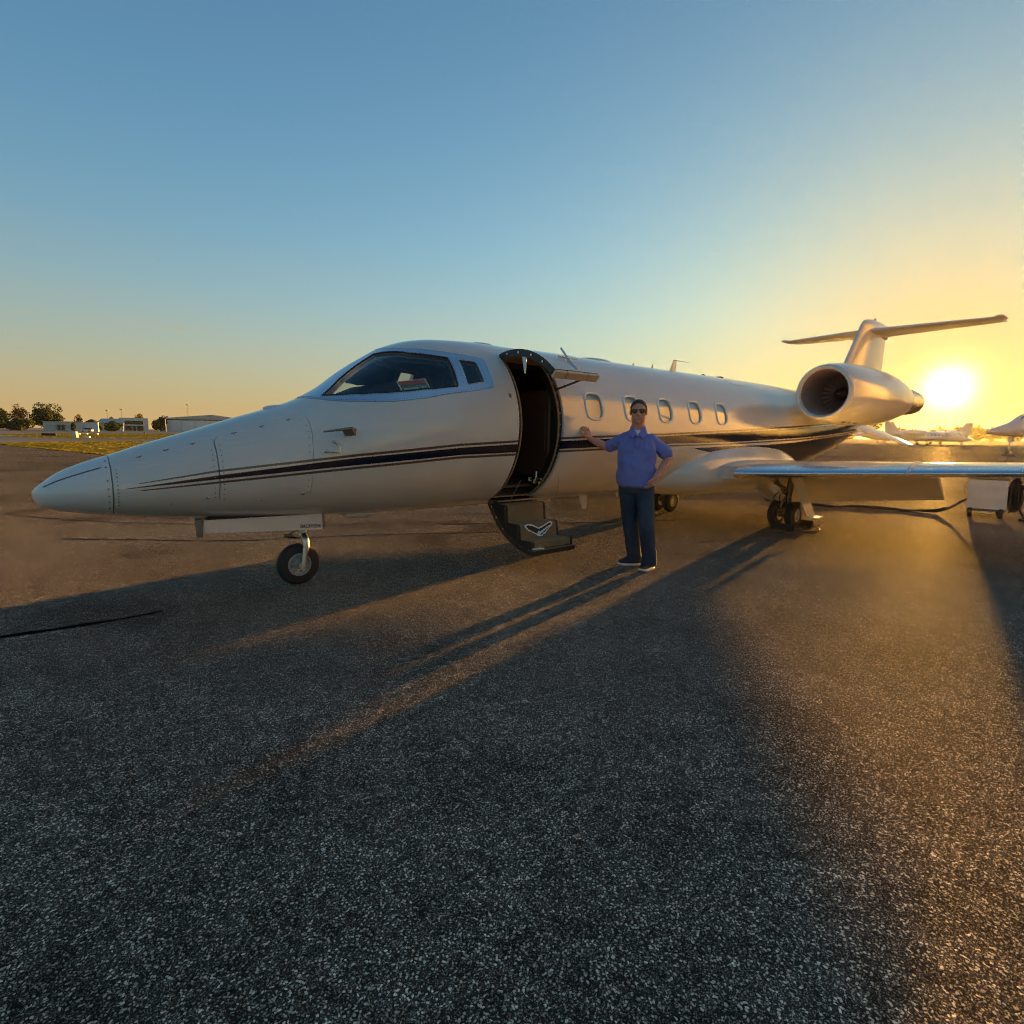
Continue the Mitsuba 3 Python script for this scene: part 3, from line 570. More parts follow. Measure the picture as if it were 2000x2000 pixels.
# inside: lining, floor, bulkheads, seats, panel
lin = sbox(2.75, -150, 9.0, 150).difference(unary_union([grow(FRAME, .02), mirror(grow(FRAME, .02)), grow(DOOR, .012), *[grow(w, .03) for w in WIN + SWIN]]))
skin(J + 'cabin_lining', lin, 'dark_lining', off=-.09)
v_, f_, n_ = skin_arrays(lin, -.10)
put(J + 'cabin_floor', bx((5.55, 0, .90), (6.5, .90, .03)), 'brown_leather', A=True)
put(J + 'bulkhead', hull([(9.0, y, z) for y, z in [(-.6, .8), (.6, .8), (.82, 1.6), (-.82, 1.6), (.5, 2.4), (-.5, 2.4)]] + [(9.03, y, z) for y, z in [(-.6, .8), (.6, .8), (.82, 1.6), (-.82, 1.6), (.5, 2.4), (-.5, 2.4)]]), 'dark_lining', A=True)
put(J + 'galley_cabinet', cat([bx((4.98, .36, 1.52), (.46, .56, 1.04), .02), bx((4.74, .36, 1.56), (.012, .46, .5), .004)]), 'brown_leather', A=True)
gl = hull([(2.30, -.52, 1.80), (2.30, .46, 1.80), (2.86, -.66, 2.02), (2.86, .44, 2.02), (2.90, -.66, 1.99), (2.90, .44, 1.99), (2.35, -.52, 1.60), (2.35, .52, 1.60), (2.86, -.66, 1.60), (2.86, .50, 1.60)])
put(J + 'instrument_panel', gl, 'cockpit_black', A=True)
for y in (.36, -.36):
    s = put(J + 'pilot_seat', cat([bx((3.62, y, 1.62), (.14, .46, .72), .05), bx((3.36, y, 1.28), (.5, .46, .16), .05)]), 'brown_leather', 25, A=True)
    put(s + '__headrest', bx((3.66, y, 2.10), (.11, .27, .22), .045), 'brown_leather', 25, A=True)
vis = mirror(grow(PANE, .03)).intersection(Polygon([(2.60, -6), (3.0, -12), (3.42, -36), (3.42, -56), (3.1, -54), (2.85, -47), (2.66, -36), (2.58, -24)]))
skin(J + 'sun_visor', vis, 'cockpit_black', off=-.07)
skin(J + 'sun_visor', rounded([(2.86, 22), (3.02, 33), (3.33, 42.5), (3.33, 45.5), (3.02, 37), (2.84, 27)], .01), 'cockpit_black', off=-.07)
card = Polygon([(3.02, 1.815), (3.29, 1.835), (3.29, 2.03), (3.02, 2.01)])
put(J + 'control_yoke', cat([tube(smooth_path([(2.98, .2, 1.80), (2.97, .22, 1.62), (2.97, .36, 1.57), (2.97, .5, 1.62), (2.98, .52, 1.80)], 14), .016, 8), rod((2.97, .36, 1.57), (2.80, .36, 1.55), .02)]), 'cockpit_black', True, A=True)
put(J + 'cockpit_partition', bx((3.92, -.62, 1.6), (.05, .56, 1.5), .01), 'dark_lining', A=True)

# door: frame, upper half raised, lower half with steps
ringp = grow(DOOR, -.001).difference(grow(shapely.affinity.translate(DOOR, 0, 0), -.05))
df = skin(J + 'door_frame', ringp, 'dark_seal', off=-.03, depth=.10)
dv = np.array([P(x, t) + PN(x, t) * -.030 for x, t in shapely.segmentize(grow(DOOR, -.052).exterior, 2.0).coords[:-1]])
put(df + '__trim', tube(dv, .011, 6, closed=True), 'tan_trim', True, A=True)
rv = []
for t in np.linspace(42, 150, 15): c = P(4.662, t) + PN(4.662, t) * -.03; rv.append(rod(c, c + PN(4.662, t) * .006, .008, 8))
labels[put(df + '__bolt', cat(rv), 'steel', A=True)] = {'kind': 'stuff'}
for z, x in ((.99, 4.50), (.96, 4.57), (1.0, 4.60)): put(df + '__catch', cat([rod((x, .62, z), (x, .68, z - .01), .016, 10), bx((x, .60, z), (.05, .02, .05), .006)]), 'steel', A=True)
put(df + '__tag', bx((4.545, .66, 1.05), (.018, .01, .07), .003), 'lettering_white', A=True)
put(J + 'cabin_seat', cat([bx((5.75, .42, 1.30), (.56, .52, .18), .06), bx((6.02, .42, 1.70), (.16, .52, .80), .06)]), 'tan_trim', 25, A=True); put(J + 'cabin_seat', cat([bx((5.75, -.42, 1.30), (.56, .52, .18), .06), bx((6.02, -.42, 1.70), (.16, .52, .80), .06)]), 'tan_trim', 25, A=True)
put(J + 'divan', cat([bx((4.45, -.52, 1.12), (.95, .34, .36), .06), bx((4.45, -.68, 1.50), (.95, .12, .5), .05)]), 'brown_leather', 25, A=True)
def turned(key, m_v, f, n, bsdf, deg, hinge):
    R = trimesh.transformations.rotation_matrix(math.radians(deg), [1, 0, 0])[:3, :3]
    return put_n(key, (np.asarray(m_v) - hinge) @ R.T + hinge, f, np.asarray(n) @ R.T, bsdf)
def door_half(name, t0, t1, deg, hinge, thick):
    q = rounded([(4.037, t0), (4.683, t0), (4.683, t1), (4.037, t1)], .02)
    v, f, n = skin_arrays(q, 0); k = turned(J + name, v, f, n, 'jet_livery', deg, hinge)
    v2, f2, n2 = skin_arrays(grow(q, -.004), -thick); turned(k + '__inner_lining', v2, f2, -n2, 'tan_trim', deg, hinge)
    r = rim(q, 0, thick); v3 = r.vertices[r.faces].reshape(-1, 3); turned(k + '__edge_seal', v3, np.arange(len(v3)).reshape(-1, 3), np.repeat(r.face_normals, 3, 0), 'dark_seal', deg, hinge)
    return k
HU = P(4.36, 36.2) * [0, 1, 1]; HL = P(4.36, 157.0) * [0, 1, 1]
ud = door_half('upper_door', 36.6, 94.6, 52.0, HU, .075)
def upt(X, t, off=0.0):
    a = math.radians(52.0); p = np.asarray(P(X, t)) + off * np.asarray(PN(X, t)) - HU
    return np.array([X, p[1] * math.cos(a) - p[2] * math.sin(a), p[1] * math.sin(a) + p[2] * math.cos(a)]) + HU
for a, b in ((4.045, 4.20), (4.215, 4.50), (4.515, 4.675)):
    put(ud + '__edge_block', hull([upt(X, t, o) for X in (a, b) for t in (94.9, 97.0) for o in (-.004, -.085)]), 'cream_trim', A=True)
put(ud + '__handle', cat([rod(upt(4.27, 80, .02), upt(4.52, 82, .02), .011, 10, .006), rod(upt(4.40, 80, .015), upt(4.40, 72, .075), .012, 10, .010), rod(upt(4.37, 80, .02), upt(4.37, 93, .005), .010)]), 'steel', 20, A=True)
bolts = []
for t in (46, 58, 71, 83): c = upt(4.036, t, -.035); bolts.append(rod(c, c - [.008, 0, 0], .011, 10))
labels[put(ud + '__bolt', cat(bolts), 'chrome', A=True)] = {'kind': 'stuff'}
put(ud + '__latch_pin', hull([upt(4.06, 60, -.07), upt(4.06, 65, -.07), upt(4.10, 62, -.07), upt(4.05, 66, -.24), upt(4.06, 67, -.24), upt(4.07, 66.4, -.24)]), 'steel', A=True)
put(ud + '__strut', rod(upt(4.66, 92, -.06), np.array([4.675, .80, 2.02]), .011), 'dark_metal', True, A=True)
ld = door_half('lower_door', 95.6, 156.4, -85.5, HL, .05)
STEP = [(.36, .715), (.655, .715), (.680, .705), (.700, .515), (.880, .522), (.905, .510), (.925, .352), (1.125, .362), (1.150, .345), (1.150, .285), (.86, .335), (.56, .47), (.40, .62)]
def xprism(yz, x0, x1):
    m = prism(yz, x1 - x0); v = m.vertices.copy(); m.vertices = np.stack([v[:, 2] + x0, v[:, 0], v[:, 1]], 1); m.fix_normals(); return m
put(ld + '__step', xprism(STEP, 4.10, 4.64), 'tan_carpet', A=True)
ang = np.linspace(95.6, 156.4, 14); a_ = math.radians(-85.5)
arc = [(lambda p: (p[1] * math.cos(a_) - p[2] * math.sin(a_) + HL[1], p[1] * math.sin(a_) + p[2] * math.cos(a_) + HL[2]))(np.asarray(P(4.06, t)) + np.asarray(PN(4.06, t)) * -.012 - HL) for t in ang]
side = [tuple(q) for q in arc] + STEP[:10]
for x0 in (4.045, 4.642): put(ld + '__side_plate', xprism(Polygon(side).buffer(0), x0, x0 + .03), 'cockpit_black', A=True)
bl = []
for t in (100, 108, 120, 131, 142, 151):
    p = np.asarray(P(4.06, t)) + np.asarray(PN(4.06, t)) * -.05 - HL; c = np.array([4.044, p[1] * math.cos(a_) - p[2] * math.sin(a_) + HL[1], p[1] * math.sin(a_) + p[2] * math.cos(a_) + HL[2]])
    bl.append(rod(c, c - [.008, 0, 0], .010, 10))
for x in (4.16, 4.28, 4.60): bl.append(rod((x, 1.15, .30), (x, 1.165, .30), .010, 10))
labels[put(ld + '__bolt', cat(bl), 'chrome', A=True)] = {'kind': 'stuff'}
put(ld + '__latch_hook', hull([(4.655, 1.16, .28), (4.655, 1.26, .262), (4.70, 1.16, .29), (4.70, 1.28, .262), (4.66, 1.16, .25), (4.70, 1.24, .246)]), 'steel', A=True)
put(ld + '__latch_hook', rod((4.06, 1.13, .285), (4.20, 1.19, .285), .018, 10), 'steel', True, A=True)
put(ld + '__threshold', bx((4.36, .42, .745), (.60, .28, .03), .008), 'dark_metal', A=True)
# black and white winged emblem on the lower riser
E_OUT = [(4.161, .502), (4.2, .518), (4.269, .505), (4.368, .462), (4.439, .482), (4.52, .512), (4.557, .518), (4.581, .503), (4.572, .48), (4.477, .41), (4.424, .375), (4.398, .366), (4.353, .372), (4.321, .395), (4.21, .447), (4.166, .481)]
E_BLK = [[(4.179, .497), (4.209, .502), (4.279, .484), (4.373, .444), (4.342, .417), (4.334, .401), (4.209, .46)], [(4.372, .448), (4.439, .468), (4.53, .504), (4.557, .502), (4.549, .478), (4.459, .412), (4.397, .380), (4.356, .388), (4.373, .421)]]
E_GRY = [(4.342, .41), (4.364, .425), (4.387, .419), (4.53, .48), (4.544, .479), (4.441, .421), (4.379, .385), (4.352, .391)]
def flat_emblem(poly, off):
    m = prism(Polygon(poly).buffer(.004).buffer(-.002), .002); v = m.vertices; yy = .905 + (.510 - v[:, 1]) * .127 + off + v[:, 2]
    m.vertices = np.stack([v[:, 0], yy, v[:, 1]], 1); m.fix_normals(); return m
em = put(ld + '__emblem', flat_emblem(E_OUT, .003), 'lettering_white', A=True)
put(ld + '__emblem', cat([flat_emblem(q, .006) for q in E_BLK]), 'lettering_black', A=True); put(ld + '__emblem', flat_emblem(E_GRY, .009), 'window_shade', A=True)
for a, b in (((4.08, .93, 1.02), (4.075, .70, .70)), ((4.655, .93, 1.05), (4.66, .86, .52))): put(J + 'door_cable', rod(a, b, .0035, 6), 'steel', A=True)
put(J + 'door_lock_plate', hull([P(x, t) + PN(x, t) * o for x in (3.925, 3.955) for t in (69.6, 72.2) for o in (-.004, .006)]), 'dark_metal', A=True)

# probes, antennas
c = P(2.287, 73.6); n = PN(2.287, 73.6)
put(J + 'pitot_probe', cat([hull([c + [dx, 0, dz] + n * o for dx, dz, o in [(-.10, .012, 0), (.03, .03, 0), (.03, -.03, 0), (-.08, -.03, 0), (-.10, .012, .10), (-.02, .02, .115), (-.02, -.012, .115), (-.10, -.012, .10)]]), tube([c + n * .11 + [-.02, 0, .004], c + n * .115 + [-.16, 0, -.012], c + n * .115 + [-.28, 0, -.028]], [.013, .011, .006], 10)]), 'dark_metal', 30, A=True)
c = P(2.121, 80.5); n = PN(2.121, 80.5)
put(J + 'ice_probe', cat([tube([c + [-.02, 0, .055], c + [.02, 0, .03] + n * .02, c + [.035, 0, 0] + n * .03, c + [.035, 0, -.05] + n * .035], [.010, .013, .014, .010], 8), rod(c + [.035, 0, -.052] + n * .035, c + [-.085, 0, -.040] + n * .04, .008, 8), trimesh.creation.icosphere(2, .016).apply_translation(c + [-.09, 0, -.04] + n * .04)]), 'steel', 30, A=True)
def blade(x0, x1, z0, xt0, xt1, zt, y=0, w=.02): return hull([(x0, y - w * .3, z0), (x0 + (x1 - x0) * .4, y - w, z0), (x1, y, z0), (x0 + (x1 - x0) * .4, y + w, z0), (x0, y + w * .3, z0), (xt0, y - .003, zt), (xt1, y, zt), (xt0, y + .003, zt)])
put(J + 'antenna_mast', cat([blade(7.965, 8.146, 2.52, 8.086, 8.171, 2.74), rod((8.10, 0, 2.735), (8.506, 0, 2.735), .007, 8, .004)]), 'white_paint', A=True)
put(J + 'antenna_blade', blade(7.02, 7.10, 2.53, 7.06, 7.08, 2.60), 'white_paint', A=True); put(J + 'antenna_blade', blade(7.49, 7.56, 2.53, 7.53, 7.55, 2.62), 'white_paint', A=True)
def dome(x0, x1, z, h, w, y=0):
    m = trimesh.creation.icosphere(3, 1.0); m.vertices = m.vertices * [(x1 - x0) / 2, w, h] + [(x0 + x1) / 2, y, z]; return m
put(J + 'antenna_dome', dome(4.02, 4.42, 2.545, .045, .10), 'white_paint', True, A=True); put(J + 'antenna_dome', dome(5.85, 6.60, 2.535, .060, .12), 'white_paint', True, A=True)
put(J + 'beacon', dome(8.92, 9.0, 2.545, .035, .035), 'dark_metal', True, A=True); put(J + 'antenna_dome', dome(9.22, 9.42, 2.53, .03, .06, .1), 'dark_metal', True, A=True)
put(J + 'windscreen_fairing', dome(1.70, 2.10, 1.725, .040, .14), 'white_paint', True, A=True)
skin(J + 'escape_hatch', HATCH, 'jet_livery', off=.001, depth=.02)
for a in ((5.958, 6.139, .67, 6.041, 6.137, .45), (5.326, 5.403, .69, 5.386, 5.40, .592), (3.224, 3.277, .67, 3.262, 3.277, .612), (6.743, 6.83, .67, 6.80, 6.826, .582)): put(J + 'belly_antenna', blade(*a), 'white_paint', A=True)
put(J + 'belly_light', cat([bx((2.60, .05, .665), (.36, .16, .05), .02), dome(2.45, 2.78, .652, .035, .07, .05)]), 'white_paint', 30, A=True)

# wing-body fairing
xf = np.linspace(7.02, 11.3, 64); W_, U_, D_ = (PchipInterpolator(a, b)(xf) for a, b in (([7.02, 7.5, 8.0, 9.0, 10.0, 10.6, 11.0, 11.2, 11.3], [.55, .96, 1.05, 1.10, 1.06, .97, .86, .72, .5]), ([7.02, 7.5, 8.0, 9.0, 10, 10.6, 10.95, 11.3], [.12, .36, .535, .590, .51, .38, .16, .05]), ([7.02, 7.6, 8.2, 10, 10.6, 11.0, 11.3], [.25, .36, .39, .39, .35, .27, .10]))); t = np.linspace(0, 2 * math.pi, 73)[:-1]
put(J + 'wing_fairing', loft([[(x, w * np.sign(np.cos(a)) * abs(np.cos(a)) ** .78, .95 + (u if math.sin(a) > 0 else d) * np.sign(np.sin(a)) * abs(np.sin(a)) ** .78) for a in t] for x, w, u, d in zip(xf, W_, U_, D_)]), 'white_paint', True, A=True)

# wings
def foil(xc, th, cam=.015):
    yt = 5 * th * (.2969 * np.sqrt(xc) - .126 * xc - .3516 * xc ** 2 + .2843 * xc ** 3 - .1036 * xc ** 4); yc = cam * (4 * xc * (1 - xc)); return yc + yt, yc - yt
def wing_part(secs, c0, c1, n=14, le=False, close=True):
    """secs: (LE point, chord, t/c, twist deg, up vector); the piece of the section between chord fractions c0 and c1."""
    rings = []
    for le_, ch, th, tw, upv in secs:
        xc = c0 + (c1 - c0) * (1 - np.cos(np.linspace(0, math.pi / (2 if c0 == 0 and c1 < 1 else 1), n))) if c0 == 0 and c1 < 1 else c0 + (c1 - c0) * (1 - np.cos(np.linspace(0, math.pi, n))) / 2
        u, l = foil(xc, th); ca, sa = math.cos(math.radians(tw)), math.sin(math.radians(tw))
        up_ = np.r_[xc[::-1], xc[1:]]; zz = np.r_[u[::-1], l[1:]]
        rings.append([np.asarray(le_) + np.array([1, 0, 0]) * ch * (a * ca + b * sa) + np.asarray(upv) * ch * (b * ca - a * sa) for a, b in zip(up_, zz)])
    return loft(rings)
def LEp(y): return np.array([7.75 + .292 * (y - 1.1), y, .968 + .052 * (y - 1.1)])
def chord(y): return 2.65 + (1.12 - 2.65) * (y - 1.1) / 5.5
ys = np.r_[np.linspace(.75, 6.6, 22)]
secs = [(LEp(y), chord(y), .086 if y > 2 else .086 + .02 * (2 - y), -1.0, (0, 0, 1)) for y in ys]
for sgn in (1, -1):
    flip = (lambda m: m) if sgn > 0 else mirror_y
    w = put(J + 'wing', flip(wing_part([s for s in secs], .075, .80)), 'white_paint', 35, A=True)
    lesec = [s for s in secs if s[0][1] > 1.05]
    put(w + '__leading_edge', flip(wing_part(lesec, 0, .0735, 9)), 'chrome', 50, A=True)
    ail = [(s[0], s[1], s[2], s[3], s[4]) for s in secs if s[0][1] >= 3.35]
    put(w + '__aileron', flip(wing_part(ail, .803, 1.0)), 'white_paint', 35, A=True)
    fl = []
    for y in np.linspace(.88, 3.22, 9):
        c = chord(y); base = LEp(y) + np.array([c * .815, 0, -.055]); fl.append((base, .83 - .095 * (y - 1.3), .11, 40, (0, 0, 1)))
    put(w + '__flap', flip(wing_part(fl, 0, 1.0)), 'white_paint', 35, A=True)
    fy = 3.30; fe = []
    for a in np.linspace(0, 1, 9):
        c = chord(fy); x = a * .42; u, l = foil(np.array([x]), .086); fe.append(LEp(fy) + np.array([c * x - .03 * (1 - a), 0, c * u[0] + .055 * math.sin(math.pi * min(1, a * 1.15 + .12))]))
        fe.append(LEp(fy) + np.array([c * x, 0, c * u[0] - .03]))
    low = LEp(fy) + np.array([.06, 0, -.075]); nose_ = LEp(fy) + np.array([-.035, 0, -.01])
    V = [np.array(q) + [0, s_ * .005, 0] for s_ in (-1, 1) for q in fe[0::2] + fe[1::2][::-1] + [low, nose_]]
    pl = Polygon([(q[0], q[2]) for q in fe[0::2] + fe[1::2][::-1] + [low, nose_]]).buffer(0)
    for g in getattr(pl, 'geoms', [pl])[:1] if hasattr(pl, 'geoms') else [pl]:
        m = prism(g, .010); v = m.vertices.copy(); m.vertices = np.stack([v[:, 0], v[:, 2] + fy - .005, v[:, 1]], 1); m.fix_normals(); put(w + '__stall_fence', flip(m), 'white_paint', A=True)
    tip = [(LEp(6.62) + np.array([.05 + .62 * k, .02 + .22 * k, .02 + .98 * k]), 1.05 - .62 * k, .06, 0, (0, 1, 0)) for k in np.linspace(0, 1, 5)]
    put(w + '__winglet', flip(wing_part(tip, 0, 1.0)), 'white_paint', 35, A=True)
put(J + 'wing__position_light', dome(9.36, 9.52, 1.385, .02, .05, 6.6), 'steel', True, A=True, exact=False)

# engines
def nacelle(sgn):
    ax0 = np.array([10.35, 1.41 * sgn, 2.286]); ax1 = np.array([14.75, 1.50 * sgn, 2.29])
    d = (ax1 - ax0) / np.linalg.norm(ax1 - ax0); L = np.linalg.norm(ax1 - ax0)
    def place(m):
        v = m.vertices; s = np.array([0, 1, 0]); up_ = np.array([0, 0, 1.0]); m.vertices = ax0 + v[:, :1] * d + v[:, 1:2] * s + v[:, 2:] * up_; return m
    k = put(J + 'engine', place(lathe(smooth_path([(.10, .470), (.28, .500), (.7, .530), (1.3, .540), (2.0, .520), (2.6, .465), (3.1, .380), (3.42, .305), (3.40, .285), (3.0, .28)], 50), 72)), 'white_paint', 40, A=True)
    tt = np.linspace(0, 1, 26); lipp = smooth_path([(.098, .470), (.03, .450), (.0, .424), (.02, .400), (.075, .384)], 40)
    put(k + '__inlet_lip', place(lathe(lipp, 72)), 'white_paint', True, A=True)
    put(k + '__inlet_duct', place(lathe(smooth_path([(.06, .388), (.12, .3735), (.45, .3635), (.85, .3605), (.865, .30), (.87, .0)], 30), 56)), 'inlet_liner', 40, A=True)
    put(k + '__spinner', place(lathe(smooth_path([(.55, .003), (.60, .05), (.72, .10), (.86, .125)], 12), 36)), 'dark_metal', True, A=True)
    for b in range(24):
        a = b * 2 * math.pi / 24; q = []
        for r, tw in ((.11, .15), (.24, .55), (.355, .9)):
            for s_ in (-1, 1): q.append((.80 + s_ * .05 * math.cos(tw), r * math.cos(a + s_ * .09 * math.sin(tw)), r * math.sin(a + s_ * .09 * math.sin(tw))))
        put(k + '__fan_blade', place(trimesh.Trimesh(q, [(0, 1, 3), (0, 3, 2), (2, 3, 5), (2, 5, 4)], process=False)), 'fan_grey', A=True)
    put(k + '__exhaust_nozzle', place(lathe(smooth_path([(3.30, .30), (3.55, .285), (4.1, .262), (L, .205), (L - .02, .185), (3.9, .2), (3.4, .20)], 30), 56)), 'steel', True, A=True)
    for x in (.42, .66, .9):
        put(k + '__louvre', hull([place(trimesh.Trimesh([(x + a, .0, 0)], [], process=False)).vertices[0] + np.array([0, sgn * .535 * math.cos(t_), .535 * math.sin(t_)]) * o for a in (0, .12) for t_ in (-1.25, -1.19) for o in (.985, 1.012)]), 'dark_metal', A=True)
    py = [(np.array([11.25, sgn * (.55), 2.18]), 2.5, .075, 0, (0, 0, 1)), (np.array([11.35, sgn * .98, 2.22]), 2.3, .075, 0, (0, 0, 1))]
    put(J + 'engine_pylon', wing_part(py, 0, 1.0, 20), 'white_paint', 35, A=True)
nacelle(1); nacelle(-1)

# tail
def vfin(secs): return wing_part(secs, 0, 1.0, 18)
fs = [(np.array([12.6, 0, 2.30]), 4.6, .055, 0, (0, 1, 0)), (np.array([13.75, 0, 2.42]), 3.5, .07, 0, (0, 1, 0)), (np.array([14.25, 0, 2.62]), 3.03, .08, 0, (0, 1, 0)), (np.array([14.864, 0, 3.244]), 2.50, .095, 0, (0, 1, 0)), (np.array([15.703, 0, 4.28]), 1.72, .11, 0, (0, 1, 0)), (np.array([15.85, 0, 4.39]), 1.56, .10, 0, (0, 1, 0)), (np.array([16.10, 0, 4.45]), 1.22, .06, 0, (0, 1, 0))]
fsr = [(a, c, t_, tw, (0, 1, 0)) for a, c, t_, tw, _ in fs]
fin = put(J + 'tail_fin', vfin(fsr), 'white_paint', 35, A=True)
rl = [(17.02, .0), ]
put(fin + '__rudder_seam', cat([rod((16.72, s_ * .035, 2.72), (16.95, s_ * .035, 3.95), .008, 6) for s_ in (1, -1)]), 'dark_metal', A=True)
put(fin + '__beacon', dome(16.50, 16.60, 4.47, .06, .03), 'steel', True, A=True)
for sgn in (1, -1):
    st = [(np.array([15.95 + .40 * abs(y), sgn * y, 4.155 + .045 * y]), 1.42 - .26 * y, .095, 0, (0, 0, 1)) for y in np.linspace(.0, 2.40, 8)]
    sb = put(J + 'tailplane', wing_part(st, 0, 1.0, 18), 'white_paint', 35, A=True)
    put(sb + '__elevator_horn', bx((17.05, sgn * 2.40, 4.275), (.50, .16, .05), .02), 'white_paint', A=True)
    vf = [(np.array([14.2, sgn * .33, 1.80]), 1.8, .04, 0, (0, .6 * sgn, .8)), (np.array([15.6, sgn * .70, 1.56]), 1.05, .04, 0, (0, .6 * sgn, .8)), (np.array([16.40, sgn * 1.02, 1.36]), .50, .04, 0, (0, .6 * sgn, .8))]
    put(J + 'ventral_fin', wing_part(vf, 0, 1.0, 14), 'white_paint', 35, A=True)
put(J + 'fin_bullet', dome(15.75, 17.62, 4.17, .13, .12), 'white_paint', True, A=True)
put(J + 'tail_skid', hull([(14.55, .06, 1.34), (14.75, .06, 1.38), (14.80, .06, 1.26), (14.9, .06, 1.25), (14.55, .02, 1.34), (14.75, .02, 1.38), (14.80, .02, 1.26)]), 'dark_metal', A=True)

# landing gear
def wheel(key, c, r, w, rim_r, axis_y=1):
    pr = []
    for a in np.linspace(-1, 1, 15): pr.append((a * w / 2, rim_r + (r - rim_r) * (1 - abs(a) ** 2.6) ** .42 if abs(a) < 1 else rim_r))
    pr = [(-w * .42, rim_r * .96)] + pr + [(w * .42, rim_r * .96)]
    k = put(key, mv(lathe(pr, 56, 'y'), *c), 'tyre_rubber', 40, A=True)
    hp = [(w * .36, rim_r * .99), (w * .44, rim_r * .97), (w * .44, rim_r * .84), (w * .26, rim_r * .78), (w * .20, rim_r * .45), (w * .34, rim_r * .34), (w * .34, .001)]
    hub = [mv(lathe([(s_ * a, b) for a, b in hp], 48, 'y'), *c) for s_ in (1, -1)]
    put(k + '__rim', cat(hub), 'wheel_metal', 30, A=True)
    nut = []
    for i in range(8):
        a = i * math.pi / 4 + .2
        for s_ in (1, -1): q = np.array(c) + [rim_r * .62 * math.cos(a), s_ * w * .20, rim_r * .62 * math.sin(a)]; nut.append(rod(q, q + [0, s_ * .018, 0], .011, 6))
    labels[put(k + '__nut', cat(nut), 'dark_metal', A=True)] = {'kind': 'stuff'}
    return k
ng = J + 'nose_gear'
put(ng + '__strut', cat([rod((1.99, .085, .20), (2.02, .085, .40), .026, 14, .030), tube(smooth_path([(2.02, .085, .38), (2.02, .08, .44), (2.02, .03, .49), (2.02, .0, .50)], 10), .034, 12), rod((2.02, 0, .47), (2.06, 0, .80), .036, 16), rod((2.02, 0, .52), (2.02, 0, .56), .052, 18), rod((1.975, .10, .205), (1.975, .06, .205), .035, 16)]), 'steel', 35, A=True)
put(ng + '__torque_link', cat([hull([(1.99, .03, .47), (1.99, -.03, .47), (1.88, .03, .50), (1.88, -.03, .50), (1.88, 0, .47)]), hull([(1.99, .02, .56), (1.99, -.02, .56), (1.88, .02, .50), (1.88, -.02, .50)]), rod((1.83, .03, .505), (1.90, .03, .495), .018, 10)]), 'dark_metal', A=True)
wheel(ng + '__wheel', (1.965, 0, .206), .208, .115, .118)
nd = put(J + 'nose_gear_door', hull([(x, y, z) for x, z in [(1.112, .745), (1.112, .632), (2.14, .566), (2.14, .722)] for y in (.205, .223)]), 'white_paint', A=True)
put(J + 'nose_gear_door', hull([(x, y, z) for x, z in [(1.112, .745), (1.112, .64), (2.14, .572), (2.14, .722)] for y in (-.205, -.223)]), 'white_paint', A=True)
put(nd + '__hinge_edge', bx((2.155, .18, .67), (.03, .07, .20), .01), 'dark_metal', A=True)
put(J + 'gear_bay', hull([(1.15, .19, .76), (2.13, .19, .72), (1.15, -.19, .76), (2.13, -.19, .72), (1.15, .19, .735), (2.13, .19, .69), (1.15, -.19, .735), (2.13, -.19, .69)]), 'cockpit_black', A=True)
put(J + 'gear_bay__front_hinge', cat([bx((1.075, .2, .68), (.05, .03, .16), .006)]), 'dark_metal', A=True)
tm = meshkit.text_mesh('G41A935K', .034, .002, bold=True); v = tm.vertices.copy(); v[:, 0] -= v[:, 0].max(); s_ = .20 / (v[:, 0].max() - v[:, 0].min())
tm.vertices = np.stack([2.125 + v[:, 0] * s_, .2235 + v[:, 2], .5885 + v[:, 1] - (v[:, 0] * s_) * .064], 1); put(nd + '__registration', tm, 'lettering_black', A=True)
for sgn in (1, -1):
    g = J + 'main_gear' + ('' if sgn > 0 else '_001')
    f = lambda *q: tuple(np.array(q) * [1, sgn, 1])
    put(g + '__strut', cat([rod(f(9.84, 1.27, .92), f(9.80, 1.22, .44), .055, 18), rod(f(9.80, 1.22, .46), f(9.74, 1.215, .22), .036, 16), rod(f(9.74, 1.07, .218), f(9.74, 1.37, .218), .04, 14), rod(f(9.80, 1.22, .47), f(9.80, 1.22, .40), .068, 18)]), 'dark_metal', 35, A=True)
    put(g + '__side_brace', cat([rod(f(9.82, 1.2, .62), f(9.80, .78, .86), .03, 12), rod(f(9.70, 1.22, .56), f(9.45, 1.16, .86), .018, 10)]), 'dark_metal', A=True)
    put(g + '__brake_line', cat([tube(smooth_path([f(9.72, 1.20 + k, .62), f(9.64, 1.16 + k * 2, .48), f(9.66, 1.22 + k, .36), f(9.68, 1.20 + k, .24)], 14), .009, 6) for k in (-.05, .0, .06)]), 'dark_rubber', A=True)
    put(g + '__torque_link', hull([f(9.66, 1.19, .46), f(9.66, 1.25, .46), f(9.57, 1.21, .36), f(9.57, 1.23, .36), f(9.67, 1.19, .27), f(9.67, 1.25, .27)]), 'steel', A=True)
    for dy in (-.145, .145): wheel(g + '__wheel', f(9.74, 1.217 + dy, .216), .219, .155, .112)
    put(J + 'main_gear_door', hull([f(x, y + o, z) for x, y, z in [(9.36, 1.44, .90), (9.72, 1.44, .90), (9.70, 1.50, .45), (9.98, 1.50, .45), (9.80, 1.56, .20), (10.12, 1.56, .20)] for o in (-.010, .010)]), 'white_paint', A=True)
    put(J + 'main_gear_door', hull([f(x, y + o, z) for x, y, z in [(9.45, .72, .70), (10.0, .72, .70), (9.60, .98, .47), (9.9, .98, .47), (9.7, 1.02, .44)] for o in (-.010, .010)]), 'white_paint', A=True)
